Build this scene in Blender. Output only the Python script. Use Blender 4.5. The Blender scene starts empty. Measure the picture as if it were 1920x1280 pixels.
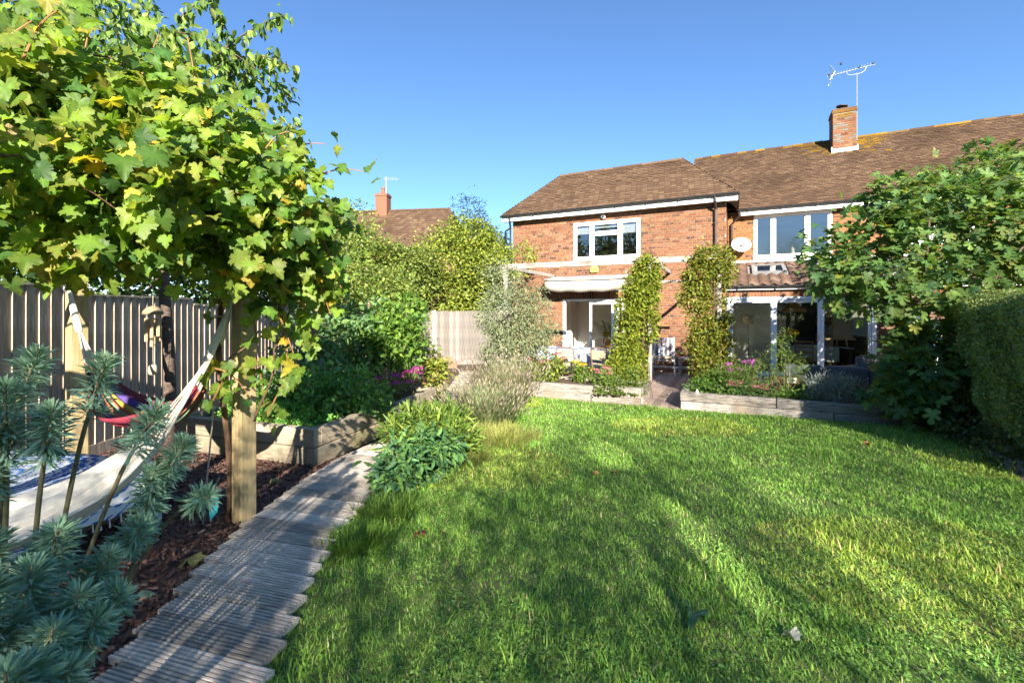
import bpy, math, random
import numpy as np
from mathutils import Vector, Matrix

sc = bpy.context.scene
COL = sc.collection
R = math.radians
random.seed(7)
rng = np.random.default_rng(11)

# ------------------------------------------------------------------ camera, sky, sun, exposure
CAM_H = 1.5
cam = bpy.data.cameras.new('camera'); cam.sensor_width = 36.0; cam.lens = 16.0
cam.shift_y = -57.0 / 1920.0; cam.clip_start = 0.05; cam.clip_end = 600
camo = bpy.data.objects.new('camera', cam); COL.objects.link(camo)
camo.location = (0, 0, CAM_H); camo.rotation_euler = (R(90), 0, 0)
sc.camera = camo

SUN_EL = 24.0          # degrees
SUN_OFF = 5.0          # light heads slightly to the left of straight ahead
w = bpy.data.worlds.new('World'); sc.world = w; w.use_nodes = True
nt = w.node_tree; nt.nodes.clear()
sky = nt.nodes.new('ShaderNodeTexSky'); sky.sky_type = 'NISHITA'; sky.sun_disc = False
sky.sun_elevation = R(SUN_EL); sky.sun_rotation = R(180 - SUN_OFF)
sky.altitude = 50; sky.air_density = 1.0; sky.dust_density = 0.0; sky.ozone_density = 6.5
bg = nt.nodes.new('ShaderNodeBackground'); bg.inputs[1].default_value = 0.063
wo = nt.nodes.new('ShaderNodeOutputWorld')
nt.links.new(sky.outputs[0], bg.inputs[0]); nt.links.new(bg.outputs[0], wo.inputs[0])
sun = bpy.data.lights.new('sun', 'SUN'); sun.energy = 4.6; sun.angle = R(0.5); sun.color = (1.0, 0.90, 0.76)
suno = bpy.data.objects.new('sun', sun); COL.objects.link(suno)
SUN = Vector((-math.sin(R(SUN_OFF)) * math.cos(R(SUN_EL)), math.cos(R(SUN_OFF)) * math.cos(R(SUN_EL)), -math.sin(R(SUN_EL))))
suno.rotation_euler = SUN.to_track_quat('-Z', 'Y').to_euler(); suno.location = (3, -20, 12)
sc.view_settings.view_transform = 'Standard'; sc.view_settings.look = 'None'
sc.view_settings.gamma = 1.0; sc.view_settings.use_curve_mapping = False
sc.view_settings.exposure = 2.0
try:
    cy = sc.cycles
    cy.max_bounces = 10; cy.diffuse_bounces = 6; cy.glossy_bounces = 3; cy.transmission_bounces = 6; cy.transparent_max_bounces = 8
    cy.caustics_reflective = False; cy.caustics_refractive = False
    cy.use_denoising = True; cy.use_adaptive_sampling = True; cy.adaptive_threshold = 0.02
    cy.sample_clamp_indirect = 8.0
except Exception as e:
    print(e)

# ------------------------------------------------------------------ helpers
def gz(x, y):
    return -0.25 * min(1.0, max(0.0, (y - 2.5) / 5.5))
def gzn(y):
    return -0.25 * np.clip((y - 2.5) / 5.5, 0, 1)
def PX(px, py, d):
    return Vector(((px - 960) / 853.0 * d, d, CAM_H - (py - 583) / 853.0 * d))
HRZ = R(-26.0); HC, HS = math.cos(R(26)), math.sin(R(26)); HO = Vector((0.036, 15.59, -0.25))
def HL(x, y, z=0.0):
    return Vector((HO.x + x * HC + y * HS, HO.y - x * HS + y * HC, HO.z + z))

def tag(o, label=None, cat=None, group=None, kind=None):
    if label: o['label'] = label
    if cat: o['category'] = cat
    if group: o['group'] = group
    if kind: o['kind'] = kind
    return o
def thing(name, label, cat, loc=(0, 0, 0), rz=0.0, group=None):
    o = bpy.data.objects.new(name, None); COL.objects.link(o)
    o.location = loc; o.rotation_euler = (0, 0, rz); o.empty_display_size = 0.1
    return tag(o, label, cat, group)
def link(name, me, parent=None, loc=None, rot=None, kind=None):
    o = bpy.data.objects.new(name, me); COL.objects.link(o)
    if parent is not None: o.parent = parent
    if loc is not None: o.location = loc
    if rot is not None: o.rotation_euler = rot
    if kind: o['kind'] = kind
    return o

def np_mesh(name, V, F, T=None, mat=None, smooth=False):
    V = np.asarray(V, dtype=np.float32); F = np.asarray(F, dtype=np.int32)
    me = bpy.data.meshes.new(name); k = F.shape[1]
    me.vertices.add(len(V)); me.vertices.foreach_set('co', V.ravel())
    me.loops.add(F.size); me.loops.foreach_set('vertex_index', F.ravel())
    me.polygons.add(len(F)); me.polygons.foreach_set('loop_start', np.arange(0, F.size, k, dtype=np.int32))
    me.polygons.foreach_set('loop_total', np.full(len(F), k, dtype=np.int32))
    if smooth: me.polygons.foreach_set('use_smooth', np.ones(len(F), dtype=bool))
    if T is not None:
        a = me.attributes.new('tint', 'FLOAT_COLOR', 'POINT')
        c = np.ones((len(V), 4), dtype=np.float32); c[:, :3] = T
        a.data.foreach_set('color', c.ravel())
    if mat is not None: me.materials.append(mat)
    me.update(calc_edges=True)
    return me

class MB:
    def __init__(s): s.v = []; s.f = []; s.t = []; s.m = []; s.cm = 0
    def add(s, vs, fs, tint=None):
        b = len(s.v); s.v += [tuple(p) for p in vs]; s.f += [tuple(i + b for i in f) for f in fs]
        s.t += [tint or (0.5, 0.5, 0.5)] * len(vs); s.m += [s.cm] * len(fs); return s
    def box(s, x0, x1, y0, y1, z0, z1, tint=None):
        vs = [(x0, y0, z0), (x1, y0, z0), (x1, y1, z0), (x0, y1, z0), (x0, y0, z1), (x1, y0, z1), (x1, y1, z1), (x0, y1, z1)]
        return s.add(vs, [(0, 3, 2, 1), (4, 5, 6, 7), (0, 1, 5, 4), (1, 2, 6, 5), (2, 3, 7, 6), (3, 0, 4, 7)], tint)
    def bar(s, p0, p1, wd, ht, up=(0, 0, 1), tint=None):
        p0, p1 = Vector(p0), Vector(p1); d = (p1 - p0).normalized(); up = Vector(up)
        a = d.cross(up)
        if a.length < 1e-4: a = d.cross(Vector((1, 0, 0)))
        a.normalize(); b = a.cross(d).normalized(); a = a * wd / 2; b = b * ht / 2
        vs = [p0 - a - b, p0 + a - b, p0 + a + b, p0 - a + b, p1 - a - b, p1 + a - b, p1 + a + b, p1 - a + b]
        return s.add(vs, [(0, 1, 2, 3), (7, 6, 5, 4), (0, 4, 5, 1), (1, 5, 6, 2), (2, 6, 7, 3), (3, 7, 4, 0)], tint)
    def tube(s, pts, radii, n=8, tint=None, cap=True):
        pts = [Vector(p) for p in pts]
        if not hasattr(radii, '__len__'): radii = [radii] * len(pts)
        vs = []; ref = Vector((0.31, 0.17, 0.93)); prev = None
        for i, p in enumerate(pts):
            d = (pts[min(i + 1, len(pts) - 1)] - pts[max(i - 1, 0)]).normalized()
            if prev is None:
                a = d.cross(ref)
                if a.length < 1e-3: a = d.cross(Vector((1, 0, 0)))
            else:
                a = prev - d * prev.dot(d)
            a.normalize(); prev = a; b = d.cross(a)
            for k in range(n):
                an = 2 * math.pi * k / n
                vs.append(p + (a * math.cos(an) + b * math.sin(an)) * radii[i])
        fs = []
        for i in range(len(pts) - 1):
            for k in range(n):
                k2 = (k + 1) % n
                fs.append((i * n + k, i * n + k2, (i + 1) * n + k2, (i + 1) * n + k))
        if cap:
            fs.append(tuple(range(n - 1, -1, -1))); e = (len(pts) - 1) * n; fs.append(tuple(e + k for k in range(n)))
        return s.add(vs, fs, tint)
    def lathe(s, prof, c=(0, 0, 0), n=16, tint=None, axis=None):
        vs = []; fs = []
        M = Vector((0, 0, 1)).rotation_difference(Vector(axis)).to_matrix() if axis else Matrix.Identity(3)
        for (r, z) in prof:
            for k in range(n):
                a = 2 * math.pi * k / n
                vs.append(M @ Vector((r * math.cos(a), r * math.sin(a), z)) + Vector(c))
        for i in range(len(prof) - 1):
            for k in range(n):
                k2 = (k + 1) % n
                fs.append((i * n + k, i * n + k2, (i + 1) * n + k2, (i + 1) * n + k))
        fs.append(tuple(range(n - 1, -1, -1))); e = (len(prof) - 1) * n; fs.append(tuple(e + k for k in range(n)))
        return s.add(vs, fs, tint)
    def prism(s, poly, z0, z1, tint=None):
        n = len(poly); vs = [(x, y, z0) for x, y in poly] + [(x, y, z1) for x, y in poly]
        fs = [tuple(range(n - 1, -1, -1)), tuple(range(n, 2 * n))] + [(i, (i + 1) % n, (i + 1) % n + n, i + n) for i in range(n)]
        return s.add(vs, fs, tint)
    def quad(s, a, b, c, d, tint=None): return s.add([a, b, c, d], [(0, 1, 2, 3)], tint)
    def mesh(s, name, mats, smooth=False):
        me = bpy.data.meshes.new(name); me.from_pydata(s.v, [], s.f)
        for m in (mats if isinstance(mats, (list, tuple)) else [mats]): me.materials.append(m)
        a = me.attributes.new('tint', 'FLOAT_COLOR', 'POINT')
        c = np.ones((len(s.v), 4), dtype=np.float32); c[:, :3] = np.array(s.t, dtype=np.float32).reshape(-1, 3)
        a.data.foreach_set('color', c.ravel())
        if any(s.m): me.polygons.foreach_set('material_index', s.m)
        if smooth: me.polygons.foreach_set('use_smooth', [True] * len(s.f))
        me.update(); return me
    def build(s, name, mats, parent=None, smooth=False, loc=None, rot=None, bevel=0, kind=None, label=None):
        o = link(name, s.mesh(name, mats, smooth), parent, loc, rot, kind)
        if bevel:
            m = o.modifiers.new('bevel', 'BEVEL'); m.width = bevel; m.segments = 2; m.limit_method = 'ANGLE'
        if label: o['label'] = label
        return o

# ---- materials
MATS = {}
def newmat(name):
    m = bpy.data.materials.new(name); m.use_nodes = True; m.node_tree.nodes.clear(); MATS[name] = m
    return m, m.node_tree
def node(t, typ, **kw):
    n = t.nodes.new(typ)
    for k, v in kw.items(): setattr(n, k, v)
    return n
def pmat(name, c1, c2=None, scale=6.0, rough=0.7, bump=0.0, stretch=(1, 1, 1), detail=6.0, c3=None, spot=None, metal=0.0, spec=0.4, coord='Object', tintmix=None, bscale=None, lo=0.35, hi=0.65):
    """two-tone noise surface; c3+spot adds larger stains; tintmix multiplies by the per-piece tint attribute"""
    m, t = newmat(name)
    out = node(t, 'ShaderNodeOutputMaterial'); b = node(t, 'ShaderNodeBsdfPrincipled'); t.links.new(b.outputs[0], out.inputs[0])
    b.inputs['Roughness'].default_value = rough; b.inputs['Metallic'].default_value = metal
    b.inputs['Specular IOR Level'].default_value = spec
    if c2 is None and not tintmix:
        b.inputs['Base Color'].default_value = (*c1, 1)
        c2 = c1
        if not bump: return m
    tc = node(t, 'ShaderNodeTexCoord'); mp = node(t, 'ShaderNodeMapping'); mp.inputs['Scale'].default_value = stretch
    t.links.new(tc.outputs[coord], mp.inputs[0])
    nz = node(t, 'ShaderNodeTexNoise'); nz.inputs['Scale'].default_value = scale; nz.inputs['Detail'].default_value = detail; nz.inputs['Roughness'].default_value = 0.65
    t.links.new(mp.outputs[0], nz.inputs['Vector'])
    rp = node(t, 'ShaderNodeValToRGB'); rp.color_ramp.elements[0].position = lo; rp.color_ramp.elements[1].position = hi
    rp.color_ramp.elements[0].color = (*c1, 1); rp.color_ramp.elements[1].color = (*(c2 or c1), 1)
    t.links.new(nz.outputs['Fac'], rp.inputs[0]); col = rp.outputs[0]
    if c3 is not None:
        n2 = node(t, 'ShaderNodeTexNoise'); n2.inputs['Scale'].default_value = spot or scale / 5; n2.inputs['Detail'].default_value = 4
        t.links.new(tc.outputs[coord], n2.inputs['Vector'])
        r2 = node(t, 'ShaderNodeValToRGB'); r2.color_ramp.elements[0].position = 0.5; r2.color_ramp.elements[1].position = 0.68
        t.links.new(n2.outputs['Fac'], r2.inputs[0])
        mx = node(t, 'ShaderNodeMix', data_type='RGBA'); t.links.new(r2.outputs[0], mx.inputs['Factor'])
        t.links.new(col, mx.inputs['A']); mx.inputs['B'].default_value = (*c3, 1); col = mx.outputs['Result']
    if tintmix:
        at = node(t, 'ShaderNodeAttribute', attribute_name='tint')
        mx = node(t, 'ShaderNodeMix', data_type='RGBA', blend_type='MULTIPLY'); mx.inputs['Factor'].default_value = 1.0
        sc2 = node(t, 'ShaderNodeVectorMath', operation='SCALE'); sc2.inputs['Scale'].default_value = tintmix
        t.links.new(at.outputs['Color'], sc2.inputs[0])
        t.links.new(col, mx.inputs['A']); t.links.new(sc2.outputs[0], mx.inputs['B']); col = mx.outputs['Result']
    t.links.new(col, b.inputs['Base Color'])
    if bump:
        bp = node(t, 'ShaderNodeBump'); bp.inputs['Strength'].default_value = min(1, bump); bp.inputs['Distance'].default_value = 0.01
        if bscale:
            n3 = node(t, 'ShaderNodeTexNoise'); n3.inputs['Scale'].default_value = bscale; n3.inputs['Detail'].default_value = 4
            t.links.new(mp.outputs[0], n3.inputs['Vector']); t.links.new(n3.outputs['Fac'], bp.inputs['Height'])
        else: t.links.new(nz.outputs['Fac'], bp.inputs['Height'])
        t.links.new(bp.outputs[0], b.inputs['Normal'])
    return m
def leafmat(name, trans=0.35, rough=0.5, spec=0.35, var=0.25, scale=40.0):
    """foliage: colour from each leaf's own tint, thin-leaf light passing through"""
    m, t = newmat(name)
    out = node(t, 'ShaderNodeOutputMaterial'); b = node(t, 'ShaderNodeBsdfPrincipled')
    b.inputs['Roughness'].default_value = rough; b.inputs['Specular IOR Level'].default_value = spec
    at = node(t, 'ShaderNodeAttribute', attribute_name='tint'); tc = node(t, 'ShaderNodeTexCoord')
    nz = node(t, 'ShaderNodeTexNoise'); nz.inputs['Scale'].default_value = scale; nz.inputs['Detail'].default_value = 3
    t.links.new(tc.outputs['Object'], nz.inputs['Vector'])
    mr = node(t, 'ShaderNodeMapRange'); mr.inputs[1].default_value = 0.3; mr.inputs[2].default_value = 0.7
    mr.inputs[3].default_value = 1 - var; mr.inputs[4].default_value = 1 + var; t.links.new(nz.outputs['Fac'], mr.inputs[0])
    s1 = node(t, 'ShaderNodeVectorMath', operation='SCALE'); t.links.new(at.outputs['Color'], s1.inputs[0]); t.links.new(mr.outputs[0], s1.inputs['Scale'])
    t.links.new(s1.outputs[0], b.inputs['Base Color'])
    tr = node(t, 'ShaderNodeBsdfTranslucent'); mu = node(t, 'ShaderNodeVectorMath', operation='MULTIPLY'); mu.inputs[1].default_value = (1.5, 1.35, 0.6)
    t.links.new(s1.outputs[0], mu.inputs[0]); t.links.new(mu.outputs[0], tr.inputs[0])
    mx = node(t, 'ShaderNodeMixShader'); mx.inputs[0].default_value = trans
    t.links.new(b.outputs[0], mx.inputs[1]); t.links.new(tr.outputs[0], mx.inputs[2]); t.links.new(mx.outputs[0], out.inputs[0])
    return m
def glassmat(name, tint=(0.93, 0.96, 0.95), refl=1.0):
    m, t = newmat(name)
    out = node(t, 'ShaderNodeOutputMaterial'); tr = node(t, 'ShaderNodeBsdfTransparent'); tr.inputs[0].default_value = (*tint, 1)
    gl = node(t, 'ShaderNodeBsdfGlossy'); gl.inputs['Roughness'].default_value = 0.015
    fr = node(t, 'ShaderNodeFresnel'); fr.inputs[0].default_value = 1.5
    ml = node(t, 'ShaderNodeMath', operation='MULTIPLY_ADD', use_clamp=True); ml.inputs[1].default_value = 1.6 * refl; ml.inputs[2].default_value = 0.03 * refl
    t.links.new(fr.outputs[0], ml.inputs[0])
    mx = node(t, 'ShaderNodeMixShader'); t.links.new(ml.outputs[0], mx.inputs[0]); t.links.new(tr.outputs[0], mx.inputs[1]); t.links.new(gl.outputs[0], mx.inputs[2])
    t.links.new(mx.outputs[0], out.inputs[0]); return m

M = {}
M['soil'] = pmat('soil', (0.045, 0.03, 0.02), (0.11, 0.075, 0.05), 9, 0.95, 0.6)
M['turf'] = pmat('turf', (0.06, 0.10, 0.022), (0.12, 0.18, 0.04), 14, 0.95, 0.6, c3=(0.12, 0.11, 0.05), spot=1.5)
M['dirt'] = pmat('dirt', (0.20, 0.16, 0.12), (0.34, 0.29, 0.23), 12, 0.95, 0.5, c3=(0.12, 0.09, 0.06), spot=3)
M['mulch'] = pmat('mulch', (0.06, 0.035, 0.026), (0.18, 0.105, 0.08), 40, 0.95, 1.0)
M['mortar'] = pmat('mortar', (0.31, 0.27, 0.215), (0.41, 0.36, 0.30), 30, 0.95, 0.3)
M['brick'] = pmat('brick', (0.25, 0.25, 0.245), (0.425, 0.415, 0.405), 22, 0.9, 0.35, c3=(0.25, 0.235, 0.22), spot=0.9, tintmix=1.0, spec=0.2)
M['tile'] = pmat('tile', (0.23, 0.23, 0.23), (0.58, 0.56, 0.535), 30, 0.92, 0.4, c3=(0.27, 0.26, 0.24), spot=0.7, tintmix=1.0, spec=0.2)
M['upvc'] = pmat('upvc', (0.80, 0.80, 0.79), (0.84, 0.84, 0.83), 3, 0.35, spec=0.5)
M['alu'] = pmat('aluminium_frame', (0.62, 0.66, 0.72), (0.70, 0.73, 0.78), 3, 0.4, spec=0.5)
M['black'] = pmat('black_plastic', (0.014, 0.014, 0.017), (0.03, 0.03, 0.034), 5, 0.45)
M['pipe'] = pmat('brown_pipe', (0.035, 0.025, 0.024), (0.06, 0.045, 0.04), 5, 0.5)
M['glass'] = glassmat('window_glass', refl=0.5)
M['darkglass'] = glassmat('upper_glass', (0.85, 0.88, 0.88), 1.6)
M['lead'] = pmat('lead', (0.5, 0.52, 0.54), (0.66, 0.68, 0.7), 8, 0.6, 0.1)
M['plaster'] = pmat('plaster', (0.78, 0.77, 0.74), (0.83, 0.82, 0.79), 2, 0.9)
M['cream'] = pmat('cream_paint', (0.74, 0.69, 0.56), (0.80, 0.75, 0.62), 2, 0.6)
M['floor'] = pmat('oak_floor', (0.36, 0.25, 0.15), (0.48, 0.35, 0.22), 5, 0.5, stretch=(1, 12, 1))
M['wood_grey'] = pmat('weathered_wood', (0.24, 0.22, 0.20), (0.46, 0.43, 0.39), 7, 0.9, 0.5, stretch=(1, 10, 10), c3=(0.16, 0.13, 0.10), spot=2.2, tintmix=2.0)
M['sleeper'] = pmat('old_sleeper', (0.07, 0.06, 0.052), (0.33, 0.305, 0.28), 9, 0.95, 0.8, stretch=(0.7, 9, 9), lo=0.36, hi=0.52, c3=(0.25, 0.205, 0.16), spot=1.6, tintmix=2.0)
M['deck'] = pmat('deck_wood', (0.20, 0.15, 0.125), (0.36, 0.29, 0.25), 6, 0.85, 0.4, stretch=(10, 1, 10), tintmix=2.0)
M['path_wood'] = pmat('path_wood', (0.34, 0.31, 0.27), (0.64, 0.59, 0.53), 6, 0.9, 0.5, stretch=(1, 9, 9), c3=(0.25, 0.21, 0.165), spot=3.0, tintmix=2.0)
M['fence_wood'] = pmat('fence_wood', (0.24, 0.20, 0.16), (0.46, 0.41, 0.34), 6, 0.9, 0.5, stretch=(8, 8, 0.7), c3=(0.25, 0.23, 0.17), spot=2.0, tintmix=2.0)
M['pale_fence'] = pmat('pale_fence_wood', (0.135, 0.125, 0.115), (0.26, 0.24, 0.22), 6, 0.9, 0.5, stretch=(8, 8, 0.7), c3=(0.16, 0.145, 0.125), spot=1.2, tintmix=2.0)
M['bed_wood'] = pmat('bed_wood', (0.22, 0.18, 0.125), (0.38, 0.325, 0.245), 6, 0.85, 0.4, stretch=(1, 9, 9), c3=(0.20, 0.18, 0.10), spot=2.0, tintmix=2.0)
M['post_wood'] = pmat('post_wood', (0.30, 0.22, 0.105), (0.47, 0.37, 0.20), 6, 0.8, 0.4, stretch=(10, 10, 0.8), c3=(0.26, 0.25, 0.12), spot=2.5)
M['bark'] = pmat('bark', (0.05, 0.035, 0.028), (0.14, 0.10, 0.08), 14, 0.9, 0.8, stretch=(1, 1, 3))
M['vine_bark'] = pmat('vine_bark', (0.06, 0.035, 0.022), (0.17, 0.10, 0.06), 20, 0.95, 0.8, stretch=(3, 3, 0.6))
M['stem'] = pmat('green_stem', (0.16, 0.20, 0.06), (0.25, 0.29, 0.11), 20, 0.7)
M['euph_stem'] = pmat('euphorbia_stem', (0.10, 0.075, 0.055), (0.22, 0.22, 0.10), 26, 0.8, 0.4, stretch=(1, 1, .6))
M['stone'] = pmat('flagstone', (0.33, 0.30, 0.25), (0.50, 0.46, 0.39), 6, 0.9, 0.4, c3=(0.26, 0.24, 0.17), spot=3)
M['leaf'] = leafmat('leaf', 0.42); M['gloss_leaf'] = leafmat('gloss_leaf', 0.25, 0.5, 0.25); M['matte_leaf'] = leafmat('matte_leaf', 0.25, 0.75, 0.2)
M['vine_leaf'] = leafmat('vine_leaf', 0.55)
M['grass'] = leafmat('grass_blade', 0.35, 0.55, 0.3, 0.15, 6.0)
M['tinted'] = pmat('tinted_surface', (0.9, 0.9, 0.9), (1.08, 1.08, 1.08), 20, 0.8, 0.15, tintmix=1.0)
M['metal'] = pmat('galvanised', (0.45, 0.47, 0.5), (0.6, 0.62, 0.64), 12, 0.45, metal=0.7)

# ---- leaf shapes
def fan(half, c, fold=0.15, droop=0.2, wav=0.03, seed=0):
    rr = random.Random(seed)
    pts = list(half) + [(-x, y) for x, y in reversed(half[1:-1])]
    vs = [(c[0], c[1], 0.0)]
    for x, y in pts: vs.append((x, y, fold * abs(x) - droop * (y - c[1]) ** 2 * (1 if y > c[1] else 0.3) + rr.uniform(-wav, wav)))
    n = len(pts); fs = [(0, 1 + i, 1 + (i + 1) % n) for i in range(n)]
    fs = [(a, c2, b) for a, b, c2 in fs]
    return np.array(vs, dtype=np.float32), np.array([(a, b, c2) for a, b, c2 in fs], dtype=np.int32)
VINE = [(0, 0.03), (.10, -.15), (.24, -.2), (.33, -.1), (.47, -.1), (.46, .04), (.58, .1), (.45, .22), (.56, .3), (.64, .46), (.52, .5), (.5, .62), (.36, .58), (.24, .6), (.29, .72), (.17, .8), (.12, .92), (0, 1.02)]
FIG = [(0, 0.02), (.12, -.1), (.3, -.08), (.43, .05), (.4, .2), (.26, .25), (.19, .29), (.34, .36), (.48, .5), (.46, .65), (.33, .68), (.2, .58), (.12, .5), (.15, .68), (.21, .84), (.14, .97), (0, 1.03)]
OVATE = [(0, 0), (.16, .14), (.25, .38), (.2, .64), (.09, .87), (0, 1.02)]
L_VINE = [fan(VINE, (0, .3), 0.35, .55, .05, 1), fan(VINE, (0, .3), -0.25, .45, .06, 2), fan(VINE, (0, .3), 0.6, .7, .05, 3), fan(VINE, (0, .3), 0.1, .9, .07, 9)]
L_FIG = [fan(FIG, (0, .3), 0.2, .3, .03, 4), fan(FIG, (0, .3), -0.1, .45, .04, 5), fan(FIG, (0, .3), 0.35, .2, .04, 6)]
def ribbed(t):
    n = len(t[0]); vf = np.where(np.arange(n) % 2 == 0, 1.16, .82); vf[0] = 1.28; return (t[0], t[1], vf)
L_VINE = [ribbed(t) for t in L_VINE]; L_FIG = [ribbed(t) for t in L_FIG]
L_OV = fan(OVATE, (0, .45), 0.3, .35, 0.0, 7)
L_DIA = (np.array([(0, 0, 0), (.28, .45, .07), (0, 1, -.08), (-.28, .45, .07), (0, .45, 0)], dtype=np.float32), np.array([(0, 1, 4), (1, 2, 4), (2, 3, 4), (3, 0, 4)], dtype=np.int32))
L_NAR = (np.array([(0, 0, 0), (.085, .45, .03), (0, 1, -.08), (-.085, .45, .03)], dtype=np.float32), np.array([(0, 1, 2), (0, 2, 3)], dtype=np.int32))
L_WIDE = (np.array([(0, 0, 0), (.35, .5, .08), (0, 1, -.1), (-.35, .5, .08)], dtype=np.float32), np.array([(0, 1, 2), (0, 2, 3)], dtype=np.int32))
L_EUP = (np.array([(0, 0, 0), (.05, .3, .01), (.07, .75, -.03), (0, 1, -.1), (-.07, .75, -.03), (-.05, .3, .01)], dtype=np.float32), np.array([(0, 1, 5), (1, 2, 4), (1, 4, 5), (2, 3, 4)], dtype=np.int32))
L_BLADE = (np.array([(-.5, 0, 0), (.5, 0, 0), (-.35, .55, .12), (.35, .55, .12), (0, 1, .45)], dtype=np.float32), np.array([(0, 1, 3), (0, 3, 2), (2, 3, 4)], dtype=np.int32))

def leaf_cols(tint, vf):
    # paler ribs, darker between them, some leaves turning yellow towards the rim
    N = len(tint); k = len(vf); c = tint[:, None, :] * vf[None, :, None]
    e = (rng.random((N, 1)) ** 4 * .8) * (np.arange(k) > 0)[None, :] * rng.random((N, k))
    c = c * (1 - e[..., None]) + np.array([.34, .24, .045], dtype=np.float32) * e[..., None]
    return c.reshape(-1, 3).astype(np.float32)
def nrm(a): return a / np.maximum(np.linalg.norm(a, axis=-1, keepdims=True), 1e-6)
def frames(tip, nor):
    t = nrm(tip); n = nor - t * (t * nor).sum(-1, keepdims=True); n = nrm(n); x = np.cross(t, n)
    return np.stack([x, t, n], axis=-1)
def scatter(tm, pos, Rm, scale, tint):
    tv, tf = tm[0], tm[1]; N = len(pos); k = len(tv)
    scale = np.broadcast_to(np.asarray(scale, dtype=np.float32), (N,)) if np.ndim(scale) < 2 else scale
    tvs = tv[None] * (scale[:, None, None] if scale.ndim == 1 else scale[:, None, :])
    V = np.einsum('nij,nkj->nki', Rm, tvs) + pos[:, None, :]
    F = tf[None] + (np.arange(N) * k)[:, None, None]
    return V.reshape(-1, 3), F.reshape(-1, tf.shape[1]), (np.repeat(tint, k, axis=0) if len(tm) < 3 else leaf_cols(tint, tm[2]))
def merge(parts):
    Vs, Fs, Ts = [], [], []; b = 0
    for V, F, T in parts: Vs.append(V); Fs.append(F + b); Ts.append(T); b += len(V)
    return np.concatenate(Vs), np.concatenate(Fs), np.concatenate(Ts)
def rand_unit(n): return nrm(rng.normal(size=(n, 3)))
def tints(n, pal, var=0.18, weights=None):
    pal = np.array(pal, dtype=np.float32); wts = None if weights is None else np.array(weights) / sum(weights)
    i = rng.choice(len(pal), n, p=wts); j = rng.choice(len(pal), n, p=wts); f = rng.random((n, 1)) * 0.5
    c = pal[i] * (1 - f) + pal[j] * f
    return np.clip(c * (1 + rng.normal(size=(n, 1)) * var), 0.004, 0.95).astype(np.float32)
def clump_points(blobs, nclump, nleaf, spread, shell=0.55):
    """clump centres spread through ellipsoids (towards their surface), leaves gathered round each"""
    vol = np.array([b[1][0] * b[1][1] * b[1][2] for b in blobs]) ** (2 / 3); idx = rng.choice(len(blobs), nclump, p=vol / vol.sum())
    C = np.array([b[0] for b in blobs])[idx]; S = np.array([b[1] for b in blobs])[idx]
    u = rand_unit(nclump) * (shell + (1 - shell) * rng.random((nclump, 1)) ** 0.5)
    cc = C + u * S; out = nrm(u / S)
    k = rng.integers(0, nclump, nleaf) if nleaf > nclump else np.arange(nleaf)
    p = cc[k] + rng.normal(size=(nleaf, 3)) * spread
    return p, out[k], cc
def leaf_frames(out, up=0.5, jit=0.7, droop=0.4):
    n = len(out)
    nor = nrm(out * 0.6 + np.array([0, 0, up]) + rng.normal(size=(n, 3)) * jit)
    tip = nrm(out + np.array([0, 0, -droop]) + rng.normal(size=(n, 3)) * 0.7)
    return frames(tip, nor)
def foliage(name, tm, pos, Rm, scale, tint, mat, parent, kind=None):
    V, F, T = scatter(tm, pos, Rm, scale, tint)
    return link(name, np_mesh(name, V, F, T, mat), parent, kind=kind)
def in_poly(x, y, poly):
    ins = np.zeros(len(x), dtype=bool); n = len(poly); j = n - 1
    for i in range(n):
        xi, yi = poly[i]; xj, yj = poly[j]
        c = ((yi > y) != (yj > y)) & (x < (xj - xi) * (y - yi) / (yj - yi + 1e-12) + xi)
        ins ^= c; j = i
    return ins
# ================================================================== ground, lawn, path beds
def sheet(name, poly, dz, mat):
    """flat outline laid on the sloping ground (cut at the slope's two bend lines)"""
    def clip(pl, a, b, lo):
        out = []
        for i in range(len(pl)):
            p, q = pl[i], pl[(i + 1) % len(pl)]; ip = (p[1] >= a) if lo else (p[1] <= a); iq = (q[1] >= a) if lo else (q[1] <= a)
            if ip: out.append(p)
            if ip != iq:
                t = (a - p[1]) / (q[1] - p[1]); out.append((p[0] + t * (q[0] - p[0]), a))
        return out
    b = MB(); cuts = [-1e3, 2.5, 8.0, 1e3]
    for k in range(3):
        pl = clip(clip(poly, cuts[k], 0, True), cuts[k + 1], 0, False)
        if len(pl) > 2: b.add([(x, y, gz(x, y) + dz) for x, y in pl], [tuple(range(len(pl)))])
    return tag(b.build(name, mat), kind='structure')
sheet('ground', [(-220, -60), (220, -60), (220, 300), (-220, 300)], 0.0, M['soil'])
LAWN = [(-1.02, -4), (-1.06, 1.7), (-1.14, 2.4), (-1.26, 3.1), (-1.22, 3.7), (-0.75, 4.3), (-0.45, 5.2), (-0.25, 6.2), (-0.15, 7.4), (0.1, 9.35),
        (HL(2.86, -5.5).x, HL(2.86, -5.5).y), (HL(9.7, -5.5).x, HL(9.7, -5.5).y), (6.0, 6.2), (5.5, 5.27), (4.66, 4.14), (4.1, 2.6), (3.9, -4)]
sheet('lawn', LAWN, 0.006, M['turf'])
sheet('dirt_path', [(5.9, 6.7), (6.6, 6.7), (5.3, 4.2), (4.4, 1.0), (3.6, 1.0), (4.4, 3.9), (5.3, 5.2)], 0.003, M['dirt'])
BARK = [(-4.7, 0.2), (-1.5, 0.2), (-1.55, 2.0), (-1.75, 3.0), (-1.85, 4.0), (-1.7, 5.4), (-1.3, 6.5), (-4.7, 6.5)]
sheet('bark_bed', BARK, 0.004, M['mulch'])

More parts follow.
